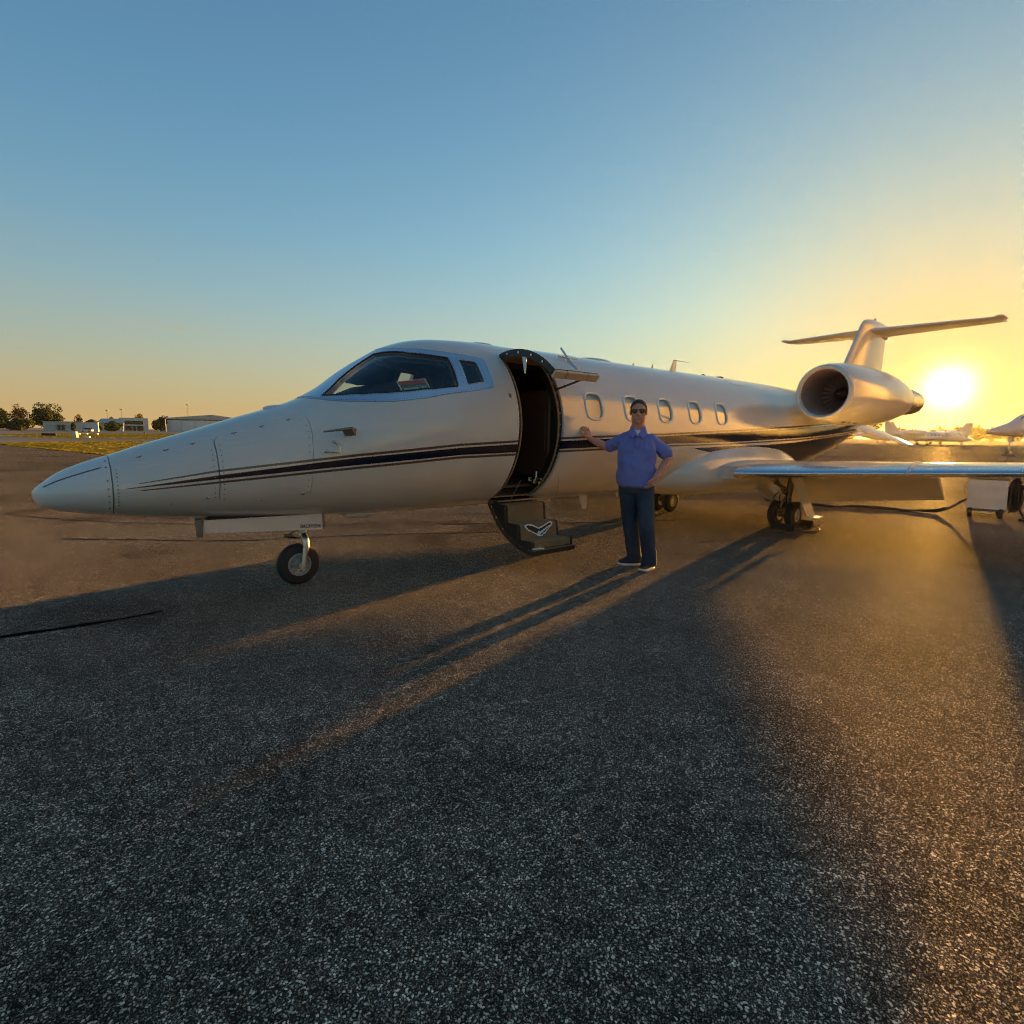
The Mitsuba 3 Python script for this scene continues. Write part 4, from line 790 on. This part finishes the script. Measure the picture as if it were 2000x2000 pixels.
put(J + 'main_gear_door_003__foot', hull([(9.78, 1.57, .21), (10.14, 1.57, .21), (10.16, 1.66, .195), (9.90, 1.66, .195), (9.78, 1.57, .20), (10.14, 1.57, .20)]), 'white_paint', A=True) if False else None
put(J + 'main_gear_door__foot', hull([(9.80, 1.555, .21), (10.14, 1.555, .21), (10.20, 1.66, .19), (9.94, 1.68, .185), (9.80, 1.555, .195), (10.14, 1.555, .195)]), 'white_paint', A=True)
tag('business_jet', 'white twin engine business jet with navy stripe, boarding door open and steps down', 'jet')

# ---------------------------------------------------------------- the man beside the jet; local x to his left (picture right), y away from the camera, z up
MA = math.radians(13.24); MO = np.array([1.49, 6.37])
def M2W(v):
    v = np.asarray(v, float); c, s = math.cos(MA), math.sin(MA)
    return np.stack([MO[0] + v[..., 0] * c + v[..., 1] * s, MO[1] - v[..., 0] * s + v[..., 1] * c, v[..., 2]], -1)
def ball(c, r, n=20): return m3.Manifold.sphere(r, n).translate([float(q) for q in c])
def bone(a, b, ra, rb, n=20): return m3.Manifold.batch_hull([ball(a, ra, n), ball(b, rb, n)])
def ell(c, r, n=28): return m3.Manifold.sphere(1.0, n).scale([float(q) for q in r]).translate([float(q) for q in c])
def chain(pts, rs): return [bone(pts[i], pts[i + 1], rs[i], rs[i + 1]) for i in range(len(pts) - 1)]
def to_tri(m, edge=.014, it=8, lam=.5, nu=.53):
    m = m.refine_to_length(edge); q = m.to_mesh(); t = trimesh.Trimesh(q.vert_properties[:, :3], q.tri_verts, process=True)
    trimesh.smoothing.filter_taubin(t, lamb=lam, nu=nu, iterations=it); return t
def union(ms): return m3.Manifold.batch_boolean(ms, m3.OpType.Add)
PSN = 'person__'
def wear(key, t, bsdf):
    t = t.copy(); t.vertices = M2W(t.vertices); t.fix_normals(); return put(key, t, bsdf, True)
# joints
HD = np.array([-.083, -.005, 1.778]); NK = np.array([-.081, .015, 1.60])
SHR, ELR, WRR = np.array([-.245, .035, 1.505]), np.array([-.402, .105, 1.372]), np.array([-.625, .085, 1.470])
SHL, ELL, WRL = np.array([.098, .035, 1.500]), np.array([.282, .055, 1.275]), np.array([.135, -.125, 1.055])
HPR, KNR, ANR = np.array([-.165, .03, .955]), np.array([-.128, -.02, .53]), np.array([-.070, .05, .105])
HPL, KNL, ANL = np.array([.020, .00, .955]), np.array([.058, -.14, .51]), np.array([.105, -.13, .105])
torso = [m3.Manifold.batch_hull([ell((-.09, .02, 1.485), (.150, .07, .045)), ell((-.085, .01, 1.36), (.165, .115, .09)), ell((-.078, .0, 1.14), (.150, .115, .08))]), m3.Manifold.batch_hull([ell((-.078, .0, 1.14), (.150, .115, .08)), ell((-.075, .015, .96), (.160, .115, .08))])]
head = [ell(HD + [0, .012, .025], (.078, .098, .108), 40), ell(HD + [0, -.022, -.058], (.070, .070, .080), 36), m3.Manifold.batch_hull([ball(HD + [0, -.062, -.112], .026), ball(HD + [-.040, -.02, -.085], .026), ball(HD + [.040, -.02, -.085], .026)]),
        m3.Manifold.batch_hull([ball(HD + [0, -.088, .012], .010), ball(HD + [0, -.108, -.030], .013), ball(HD + [-.014, -.090, -.034], .010), ball(HD + [.014, -.090, -.034], .010)]),
        bone(HD + [-.028, -.076, -.064], HD + [.028, -.076, -.064], .0065, .0065), bone(HD + [-.022, -.076, -.076], HD + [.022, -.076, -.076], .007, .007),
        bone(HD + [-.045, -.066, .030], HD + [.045, -.066, .030], .014, .014), ell(HD + [-.078, .012, -.005], (.012, .024, .034)), ell(HD + [.078, .012, -.005], (.012, .024, .034)), ell(HD + [-.042, -.062, -.035], (.022, .018, .026)), ell(HD + [.042, -.062, -.035], (.022, .018, .026))]
def wide(m): return m.translate([float(-q) for q in HD]).scale([1.10, 1.06, .985]).translate([float(q) for q in HD])
head = [wide(m) for m in head]
neck = [bone(NK + [0, .012, -.06], HD + [0, .012, -.05], .075, .070)]
def hand(w, d, side, palm_n, spread, curl, L=.088):
    """w wrist; d direction of the fingers; side direction of the thumb; palm_n out of the back of the hand."""
    w, d, side, pn = (np.array(q, float) for q in (w, d, side, palm_n)); d /= np.linalg.norm(d); side -= d * (side @ d); side /= np.linalg.norm(side); pn = np.cross(d, side) * np.sign(np.cross(d, side) @ pn)
    out = [m3.Manifold.batch_hull([ball(w, .024), ball(w + d * .085 + side * .032, .014), ball(w + d * .088 - side * .030, .013), ball(w + d * .03 + side * .026, .016), ball(w + d * .03 - side * .022, .016)])]
    for k, (o, l) in enumerate(((.031, .92), (.011, 1.0), (-.010, .94), (-.029, .76))):
        b = w + d * .085 + side * o; f = d + side * spread * o * 8
        f /= np.linalg.norm(f); p = [b - f * .02]; rad = [.0098]; a = curl * (1 + .12 * k)
        for j, q in enumerate((.42, .33, .25)):
            ff = f * math.cos(a * (j + .5)) - pn * math.sin(a * (j + .5)); p.append(p[-1] + ff * L * l * q + (f * .02 if j == 0 else 0)); rad.append((.0092, .0083, .0070)[j])
        out += chain(p, rad)
    t0 = w + d * .022 + side * .020; t1 = t0 + side * .035 + d * .026 - pn * .006; t2 = t1 + side * .014 + d * .032 - pn * .004; t3 = t2 + side * .004 + d * .026 - pn * .004
    return out + chain([t0, t1, t2, t3], [.017, .0125, .0105, .0085])
arms = chain([SHR + [.035, 0, -.035], ELR], [.050, .046]) + chain([ELR, ELR * .6 + WRR * .4 + [0, 0, -.004], WRR], [.046, .047, .030]) + chain([SHL + [-.035, 0, -.035], ELL], [.050, .046]) + chain([ELL, ELL * .62 + WRL * .38, WRL], [.046, .048, .031])
handR = hand(WRR, (-.40, .30, .86), (-.45, -.55, -.25), (.5, -.85, .1), .75, .07)
handL = hand(WRL, (-.50, -.12, -.86), (-.30, -.80, .30), (.35, -.80, -.1), .30, .30)
legs = chain([HPR, KNR, ANR], [.085, .060, .045]) + chain([HPL, KNL, ANL], [.085, .060, .045])
wear(PSN + 'body', to_tri(union(torso + head + neck + arms + handR + handL + legs), .0085, 6), 'skin')
# short hair
hr = ell(HD + [0, .016, .034], (.0840, .104, .1085), 44) - m3.Manifold.batch_hull([ball(HD + [sx * a, b, c], .022) for sx in (-1, 1) for a, b, c in ((.040, -.30, .088), (.040, -.085, .084), (.078, -.060, .050), (.10, -.30, .05), (.074, -.052, -.2), (.1, -.3, -.2))]) - m3.Manifold.cube([.4, .4, .2], True).translate([float(HD[0]), float(HD[1]) - .02, float(HD[2]) - .125])
hr = wide(hr)
ht = to_tri(hr, .007, 4); ht.vertices += ht.vertex_normals * (meshkit.fbm(ht.vertices * 90, 3, 2)[:, None] - .5) * .010; wear(PSN + 'hair', ht, 'hair_brown')
# sunglasses
gz = HD + np.array([0, 0, .008])
def lens(sx): return m3.Manifold.batch_hull([ball(gz + [sx * a * 1.1, -.093 + abs(a - .035) * .12, b], .0055, 10) for a, b in ((.012, .013), (.058, .014), (.062, .002), (.050, -.017), (.022, -.018), (.012, -.006))])
gl_ = union([lens(-1), lens(1), bone(gz + [-.014, -.097, .008], gz + [.014, -.097, .008], .004, .004, 8)] + [bone(gz + [s_ * .067, -.085, .010], gz + [s_ * .090, .02, .010], .0035, .0035, 8) for s_ in (-1, 1)]).to_mesh()
wear(PSN + 'sunglasses', trimesh.Trimesh(gl_.vert_properties[:, :3], gl_.tri_verts, process=False), 'sunglass_black')
# polo shirt
st = [m3.Manifold.batch_hull([ell((-.092, .022, 1.535), (.150, .080, .040)), ell((-.085, .02, 1.47), (.212, .110, .055)), ell((-.081, .0, 1.36), (.215, .145, .09)), ell((-.079, -.012, 1.14), (.220, .168, .09))]),
      m3.Manifold.batch_hull([ell((-.079, -.012, 1.15), (.220, .168, .09)), ell((-.077, .004, .965), (.226, .165, .055))]), bone((-.081, .015, 1.52), (-.081, .015, 1.575), .10, .072)]
slv = [bone(SHR + [.03, 0, -.022], SHR * .14 + ELR * .86, .074, .076), bone(SHL + [-.03, 0, -.022], SHL * .22 + ELL * .78, .074, .080)]
sh = union(st + slv) - m3.Manifold.cube([1.2, 1.2, .4], True).translate([0, 0, .728])
sh = sh - ell((-.081, -.075, 1.585), (.052, .09, .06)) - bone((-.081, -.11, 1.56), (-.081, -.14, 1.505), .034, .014)
tsh = to_tri(sh, .011, 5)
v = tsh.vertices; nz = meshkit.fbm(np.stack([v[:, 0] * 5 + v[:, 2] * 2.5, v[:, 1] * 5, v[:, 2] * 3.2 - v[:, 0] * 2], 1), 3, 5) - .5; nz2 = np.abs(meshkit.noise(np.stack([v[:, 0] * 9 + v[:, 2] * 9, v[:, 1] * 8, v[:, 2] * 6 - v[:, 0] * 8], 1), 8) - .5)
tsh.vertices = v + tsh.vertex_normals * (nz[:, None] * .048 - nz2[:, None] * .046)
sk = wear(PSN + 'polo_shirt', tsh, 'polo_blue')
for s_ in (-1, 1):
    cf = m3.Manifold.batch_hull([ball((-.081 + s_ * a, b, c), .007, 10) for a, b, c in ((.084, .02, 1.585), (.074, .02, 1.622), (.066, -.045, 1.600), (.016, -.118, 1.530), (.056, -.136, 1.490), (.098, -.075, 1.535))])
    wear(sk + '__collar', to_tri(cf, .012, 2), 'polo_blue')
wear(sk + '__placket', to_tri(m3.Manifold.batch_hull([ball((-.081 + a, b, c), .004, 8) for a, b, c in ((-.012, -.128, 1.478), (.014, -.128, 1.478), (-.012, -.152, 1.385), (.015, -.152, 1.385))]), .012, 1), 'polo_blue')
wear(PSN + 'undershirt', to_tri(m3.Manifold.batch_hull([ell((-.081, -.030, 1.560), (.055, .060, .020)), ell((-.081, -.082, 1.520), (.020, .024, .014))]), .010, 3), 'undershirt_white')
# jeans
jn = [m3.Manifold.batch_hull([ell((-.077, .012, .965), (.192, .140, .04)), ell((-.075, .018, .88), (.196, .136, .06))])]
jn += chain([HPR + [0, 0, -.03], KNR, ANR + [0, 0, .05]], [.110, .088, .082]) + chain([HPL + [0, 0, -.03], KNL, ANL + [0, 0, .05]], [.110, .088, .082])
jn += [bone(ANR + [0, 0, .07], ANR + [.0, .012, -.025], .082, .086), bone(ANL + [0, 0, .07], ANL + [0, .012, -.025], .082, .086)]
jm = union(jn) - m3.Manifold.cube([1.2, 1.2, .3], True).translate([0, 0, -.105])
tj = to_tri(jm, .011, 5); v = tj.vertices; nz = meshkit.fbm(np.stack([v[:, 0] * 4, v[:, 1] * 4, v[:, 2] * 9 + v[:, 0] * 6], 1), 3, 15) - .5; low = np.clip((.55 - v[:, 2]) / .5, .25, 1)
tj.vertices = v + tj.vertex_normals * (nz * .035 * low)[:, None]
wear(PSN + 'jeans', tj, 'denim')
# shoes
def shoe(an, deg):
    a = math.radians(deg); d = np.array([math.sin(a), -math.cos(a), 0]); s_ = np.array([math.cos(a), math.sin(a), 0]); g = np.array([an[0], an[1], 0])
    def q(f, l, z): return g + d * f + s_ * l + [0, 0, z]
    up_ = union([m3.Manifold.batch_hull([ball(q(-.055, 0, .075), .038), ball(q(.02, 0, .095), .040), ball(q(.10, 0, .062), .034), ball(q(-.06, 0, .045), .036)]), m3.Manifold.batch_hull([ball(q(.08, .012, .058), .036), ball(q(.165, .012, .045), .026), ball(q(.15, -.018, .045), .026), ball(q(.09, -.016, .05), .036)])])
    k = wear(PSN + 'shoe', to_tri(up_, .012, 3), 'shoe_navy')
    ol = [(-.102, -.012), (-.098, .022), (-.03, .036), (.06, .042), (.14, .045), (.185, .022), (.192, -.006), (.165, -.034), (.09, -.046), (.0, -.036), (-.07, -.034)]
    so = Polygon([(x, y) for x, y in ol]).buffer(.006); m = prism(so, .030); v = m.vertices; m.vertices = g + v[:, :1] * d + v[:, 1:2] * s_ + np.array([0, 0, 1]) * (v[:, 2:] + np.clip(v[:, :1] - .13, 0, 1) * .25 + .001); wear(k + '__sole', m, 'shoe_white')
shoe(ANR + [.0, .02, 0], -66); shoe(ANL + [0, .02, 0], -28)
wear(PSN + 'ring', trimesh.creation.torus(.0098, .002, 20, 8).apply_translation(WRL + np.array([-.062, -.02, -.098])), 'gold')
tag('person', 'man in blue polo shirt, dark jeans and sunglasses leaning one hand on the jet', 'person')

# ---------------------------------------------------------------- card in the cockpit window
CB = np.array([2.835, .615, 1.885]); cu = np.array([.285, .06, .045]); cv = np.array([-.060, -.035, .118])
def card(u0, u1, v0, v1, o):
    n = np.cross(cv, cu); n /= np.linalg.norm(n); n *= np.sign(n[1]); return hull([CB + cu * u + cv * v + n * q for u in (u0, u1) for v in (v0, v1) for q in (o - .002, o)])
k = 'placard_card'; tag(k, 'green and red printed card propped inside the cockpit window', 'sign')
put(k + '__board', card(0, 1, 0, 1, 0), 'lettering_white', A=True); put(k + '__green_panel', card(.04, .96, .04, .50, .003), 'placard_green', A=True); put(k + '__red_panel', card(.04, .96, .68, .96, .003), 'placard_red', A=True); put(k + '__grey_panel', card(.04, .96, .52, .67, .003), 'placard_grey', A=True)
def card_text(s, v0, hgt):
    m = meshkit.text_mesh(s, 1.0, .002, bold=True); v = m.vertices.copy(); w = v[:, 0].max() - v[:, 0].min(); n = np.cross(cv, cu); n /= np.linalg.norm(n); n *= np.sign(n[1])
    m.vertices = CB + np.outer((v[:, 0] - v[:, 0].min()) / w * .80 + .10, cu) + np.outer(v0 + v[:, 1] * hgt, cv) + np.outer(.005 + v[:, 2], n); return m
labels[put(k + '__lettering', card_text('BRAKES OFF', .29, .13), 'lettering_white', A=True)] = {'label': 'white words BRAKES OFF'}; labels[put(k + '__lettering', card_text('READY TO TOW', .09, .13), 'lettering_white', A=True)] = {'label': 'white words READY TO TOW'}

# ---------------------------------------------------------------- ground power cart, cables, chocks
k = 'ground_power_cart'; GK = k; tag(k, 'white wheeled ground power cart under the wing with black hose on its side', 'cart')
cx0, cx1, cy0, cy1 = 8.93, 9.68, 10.9, 11.75
put(k + '__cabinet', hull([(cx0 - .015, cy0, .17), (cx1 + .0, cy0, .17), (cx0, cy0, .74), (cx1 - .02, cy0, .74), (cx0, cy1, .17), (cx1, cy1, .17), (cx0, cy1, .74), (cx1, cy1, .74)]), 'cart_white')
put(k + '__lid', bx(((cx0 + cx1) / 2, (cy0 + cy1) / 2, .775), (.79, .88, .055), .015), 'cart_yellow'); put(k + '__frame', cat([bx(((cx0 + cx1) / 2, (cy0 + cy1) / 2, .145), (.72, .84, .05), .01)]), 'metal_dark')
for x in (cx0 + .07, cx1 - .10):
    for y in (cy0 + .05, cy1 - .1):
        w = put(k + '__wheel', mv(rot(lathe([(-.045, .05), (-.045, .085), (-.03, .10), (.03, .10), (.045, .085), (.045, .05)], 28, 'x'), 0, [0, 0, 1]), x, y, .10), 'tyre_rubber', 30)
        put(w + '__fork', bx((x, y, .13), (.03, .06, .10), .005), 'metal_dark')
put(k + '__drawbar', cat([tube(smooth_path([(9.40, cy0 - .02, .15), (9.40, cy0 - .12, .10), (9.36, cy0 - .13, .09), (9.22, cy0 - .13, .09), (9.18, cy0 - .12, .10), (9.18, cy0 - .02, .15)], 20), .011, 8)]), 'steel', True)
put(k + '__handle', cat([rod((9.62, 11.45, .78), (9.62, 11.45, 1.215), .026, 12), rod((9.49, 11.45, 1.225), (9.75, 11.45, 1.225), .022, 12)]), 'dark_metal', True)
put(k + '__gauge_box', bx((9.33, cy0 + .08, .815), (.12, .08, .035), .008), 'dark_metal'); put(k + '__side_bracket', tube(smooth_path([(cx0 - .02, cy0 + .2, .66), (cx0 - .07, cy0 + .2, .66), (cx0 - .08, cy0 + .2, .5), (cx0 - .04, cy0 + .2, .46), (cx0 - .02, cy0 + .2, .46)], 16), .010, 8), 'steel', True)
k = 'coiled_hose'; tag(k, 'black hose coiled and hung on the right side of the power cart', 'hose')
r_ = np.random.default_rng(4)
for i in range(11):
    a = np.linspace(0, 2 * math.pi, 40); rx, rz = .030 + .0105 * i + .006 * r_.normal(), .20 + .010 * i + .02 * r_.normal(); cx, cz = 9.83 + .012 * r_.normal(), .47 + .015 * r_.normal()
    put(k + '__loop', tube(np.stack([cx + rx * np.sin(a) * (1 - .15 * np.cos(a)), 11.02 + (i * 7 % 11) * .020 + .02 * np.sin(a * 2 + i), cz + rz * np.cos(a)], 1)[:-1], .024, 8, closed=True), 'dark_rubber', True)
put(k + '__tail', tube(smooth_path([(9.92, 11.0, .66), (10.02, 10.95, .48), (10.10, 10.9, .22), (10.02, 10.85, .045), (9.92, 10.75, .026), (10.3, 10.5, .026), (10.9, 10.3, .026)], 50), .024, 8), 'dark_rubber', True)
put(k + '__tail', tube(smooth_path([(9.90, 11.0, .25), (9.98, 10.92, .10), (10.08, 10.8, .03), (10.5, 10.9, .026)], 30), .024, 8), 'dark_rubber', True)
put(k + '__strap', rod((9.72, 10.96, .72), (9.74, 10.93, .12), .022, 10), 'dark_rubber', True)
for q in scene:
    if q.startswith(('ground_power_cart__', 'coiled_hose__')): scene[q]['to_world'] = T().translate([9.305, 10.9, 0]).rotate([0, 0, 1], -38).scale([.80, .9, 1]).translate([-9.305, -10.9, 0])
k = 'power_cable'; tag(k, 'twin black power cables lying on the asphalt from cart to jet', 'cable')
base = np.array([(9.24, 11.30, .34), (9.10, 11.22, .30), (8.95, 11.3, .16), (8.72, 11.5, .03), (8.2, 11.75, .022), (7.9, 11.95, .022), (7.5, 12.25, .022), (7.0, 12.20, .022), (6.73, 12.46, .022), (6.35, 12.9, .022), (6.1, 13.4, .022)])
for s_, o in ((0, 0), (1, 1)):
    b = smooth_path(base, 90); t = np.linspace(0, 1, 90); b[:, :2] += np.outer(.055 * np.sin(t * 17 + s_ * 2.6) * np.clip(t * 9, 0, 1) + s_ * .03, [.6, .8]); b[:, 2] += .03 * np.clip(np.sin(t * 11 + s_ * 3), 0, 1) * (t > .12)
    put(k + '__strand', tube(b, .020, 8), 'dark_rubber', True)
def chock(lbl, c, grp):
    k = free('wheel_chock'); tag(k, lbl, 'wheel chock')
    for dx in (-.31, .31): put(k + '__block', hull([(c[0] + dx - .055 * np.sign(dx), c[1] - .2, .0), (c[0] + dx + .055 * np.sign(dx), c[1] - .2, .0), (c[0] + dx + .04 * np.sign(dx), c[1] - .2, .11), (c[0] + dx - .055 * np.sign(dx), c[1] + .2, .0), (c[0] + dx + .055 * np.sign(dx), c[1] + .2, .0), (c[0] + dx + .04 * np.sign(dx), c[1] + .2, .11)]), 'dark_rubber', A=True)
    put(k + '__rope', tube(smooth_path([(c[0] - .31, c[1] + .2, .05), (c[0] - .2, c[1] + .34, .012), (c[0] + .02, c[1] + .42, .012), (c[0] + .2, c[1] + .36, .012), (c[0] + .31, c[1] + .2, .05)], 24), .010, 6), 'tan_trim', True, A=True)
chock('black wheel chocks with rope at the near main wheels', (9.74, 1.36), None)

# ---------------------------------------------------------------- jets parked beyond
def parked(label, nose, deg, s, z0, livery, group=None):
    """A jet of the same family, s times as large, nose at (x, y), tail towards deg."""
    k = free('parked_jet'); tag(k, label, 'jet', group)
    a = math.radians(deg); ax, po = np.array([math.cos(a), math.sin(a), 0]), np.array([math.sin(a), -math.cos(a), 0])
    def W(v): v = np.asarray(v, float); return np.array([nose[0], nose[1], 0]) + s * (v[..., :1] * ax + v[..., 1:2] * po + v[..., 2:] * np.array([0, 0, 1.0])) + np.array([0, 0, z0])
    g0 = -z0 / s
    def q(name, m, b, sm=30): m = m.copy(); m.vertices = W(m.vertices); m.invert(); return put(k + '__' + name, m, b, sm)
    X = np.r_[np.linspace(.01, 1, 14) ** 2 * 3.2, np.linspace(3.4, 17.3, 40)]; th = np.arange(0, 360, 7.5)
    q('fuselage', loft([P(np.full(len(th), x), th) for x in X]), livery, True)
    for sg in (1, -1):
        q('wing', wing_part([(LEp(y) * [1, sg, 1], chord(y), .10, -1, (0, 0, 1)) for y in (.6, 2, 4.5, 6.6)], 0, 1.0), 'white_paint')
        q('winglet', wing_part([(LEp(6.6) * [1, sg, 1] + [.1 + .7 * t, sg * .2 * t, 1.1 * t], 1.0 - .6 * t, .07, 0, (0, 1, 0)) for t in (0, .5, 1)], 0, 1.0), 'white_paint')
        q('engine', mv(lathe(smooth_path([(0, .40), (.05, .46), (.7, .53), (1.5, .53), (2.6, .45), (3.4, .30), (4.2, .24), (4.2, .02)], 26), 28), 10.35, 1.42 * sg, 2.3), 'white_paint'); q('engine_inlet', mv(lathe([(.06, .40), (.3, .36), (.32, .0)], 28), 10.35, 1.42 * sg, 2.3), 'engine_fan_dark')
        q('pylon', bx((12.4, .85 * sg, 2.2), (2.2, .8, .16), .05), 'white_paint'); q('tailplane', wing_part([(np.array([15.95 + .4 * y, sg * y, 4.16 + .04 * y]), 1.42 - .26 * y, .1, 0, (0, 0, 1)) for y in (0, 1.2, 2.4)], 0, 1.0), 'white_paint')
        for i, x in enumerate(np.arange(5.2, 9.6, .71)): q('window', hull([P(x + dx, sg * (74 + dt)) + PN(x, sg * 74) * o for dx, dt in ((-.12, 6), (-.12, -6), (.12, 6), (.12, -6), (0, 9), (0, -9)) for o in (-.01, .006)]), 'window_dark')
        g_ = [P(x, sg * t) + PN(x, sg * t) * o for x, t in ((2.25, 28), (2.60, 14), (2.85, 14), (3.05, 34), (3.35, 44), (3.34, 62), (2.85, 58)) for o in (-.05, .008)]; q('cockpit_window', hull(g_), 'window_dark')
        q('main_wheel', mv(lathe([(-.2, .10), (-.2, .2), (-.12, .22), (.12, .22), (.2, .2), (.2, .10)], 24, 'y'), 9.74, 1.22 * sg, .22 + g0), 'tyre_rubber'); q('main_strut', rod((9.74, 1.22 * sg, .2 + g0), (9.85, 1.25 * sg, .95), .06), 'steel')
    q('tail_fin', wing_part(fsr, 0, 1.0), livery); q('nose_strut', cat([rod((1.97, 0, .2 + g0), (2.05, 0, .8), .045), rod((1.97, -.12, .21 + g0), (1.97, .12, .21 + g0), .03), rod((2.0, 0, .45 + g0 * .5), (2.45, 0, .75), .03), bx((2.25, -.2, .48), (.5, .02, .42), .005)]), 'steel')
    for y in (-.09, .09): w = q('nose_wheel', mv(lathe([(-.05, .09), (-.055, .17), (-.035, .205), (.035, .205), (.055, .17), (.05, .09)], 28, 'y'), 1.97, y, .206 + g0), 'tyre_rubber'); q('nose_rim', mv(lathe([(-.052, .02), (-.052, .115), (.052, .115), (.052, .02)], 24, 'y'), 1.97, y, .206 + g0), 'wheel_metal')
parked('white jet at the right edge, its nose and nose wheels in view', (48.85, 58.3), 6, 1.37, .95, 'white_paint')
parked('white jet parked broadside in the row far behind, nose to the right', (122.2, 150.2), 180, 1.36, .0, 'white_paint')
parked('white jet behind the broadside one, its tail fin to the right', (115.0, 172.0), 4, 1.50, .0, 'white_paint')
parked('jet farthest back in the row, only a pale fin showing', (139.0, 190.0), 178, 1.52, .0, 'white_paint')
# far wood behind the parked jets: one mass
g = np.random.default_rng(31); ms = []
for i in range(46):
    t = i / 45; x = 150 + 300 * t + g.uniform(-6, 6); y = 470 - 60 * t + g.uniform(-14, 14); h = g.uniform(8.5, 14.5) * (1 + .25 * math.sin(i * .7)); ms.append(crown_mesh((x, y, h * .5), (g.uniform(5, 9), 6, h * .52), 520, 100 + i, .75))
labels[put('distant_wood', cat(ms), 'leaves_dark')] = {'label': 'dark wood along the horizon behind the parked jets', 'category': 'wood', 'kind': 'stuff'}

# ---------------------------------------------------------------- thin warm air
scene['air'] = {'type': 'homogeneous', 'albedo': rgb(.96, .95, .93), 'sigma_t': rgb(.00004, .00004, .00004), 'phase': {'type': 'hg', 'g': .75}}
scene['haze'] = {'type': 'cube', 'to_world': T().translate([0, 300, 14]).scale([5000, 7500, 15.5]), 'bsdf': {'type': 'null'}, 'interior': {'type': 'ref', 'id': 'air'}}
labels['haze'] = {'label': 'thin golden evening haze over the airfield', 'kind': 'stuff'}
scene['camera']['medium'] = {'type': 'ref', 'id': 'air'}
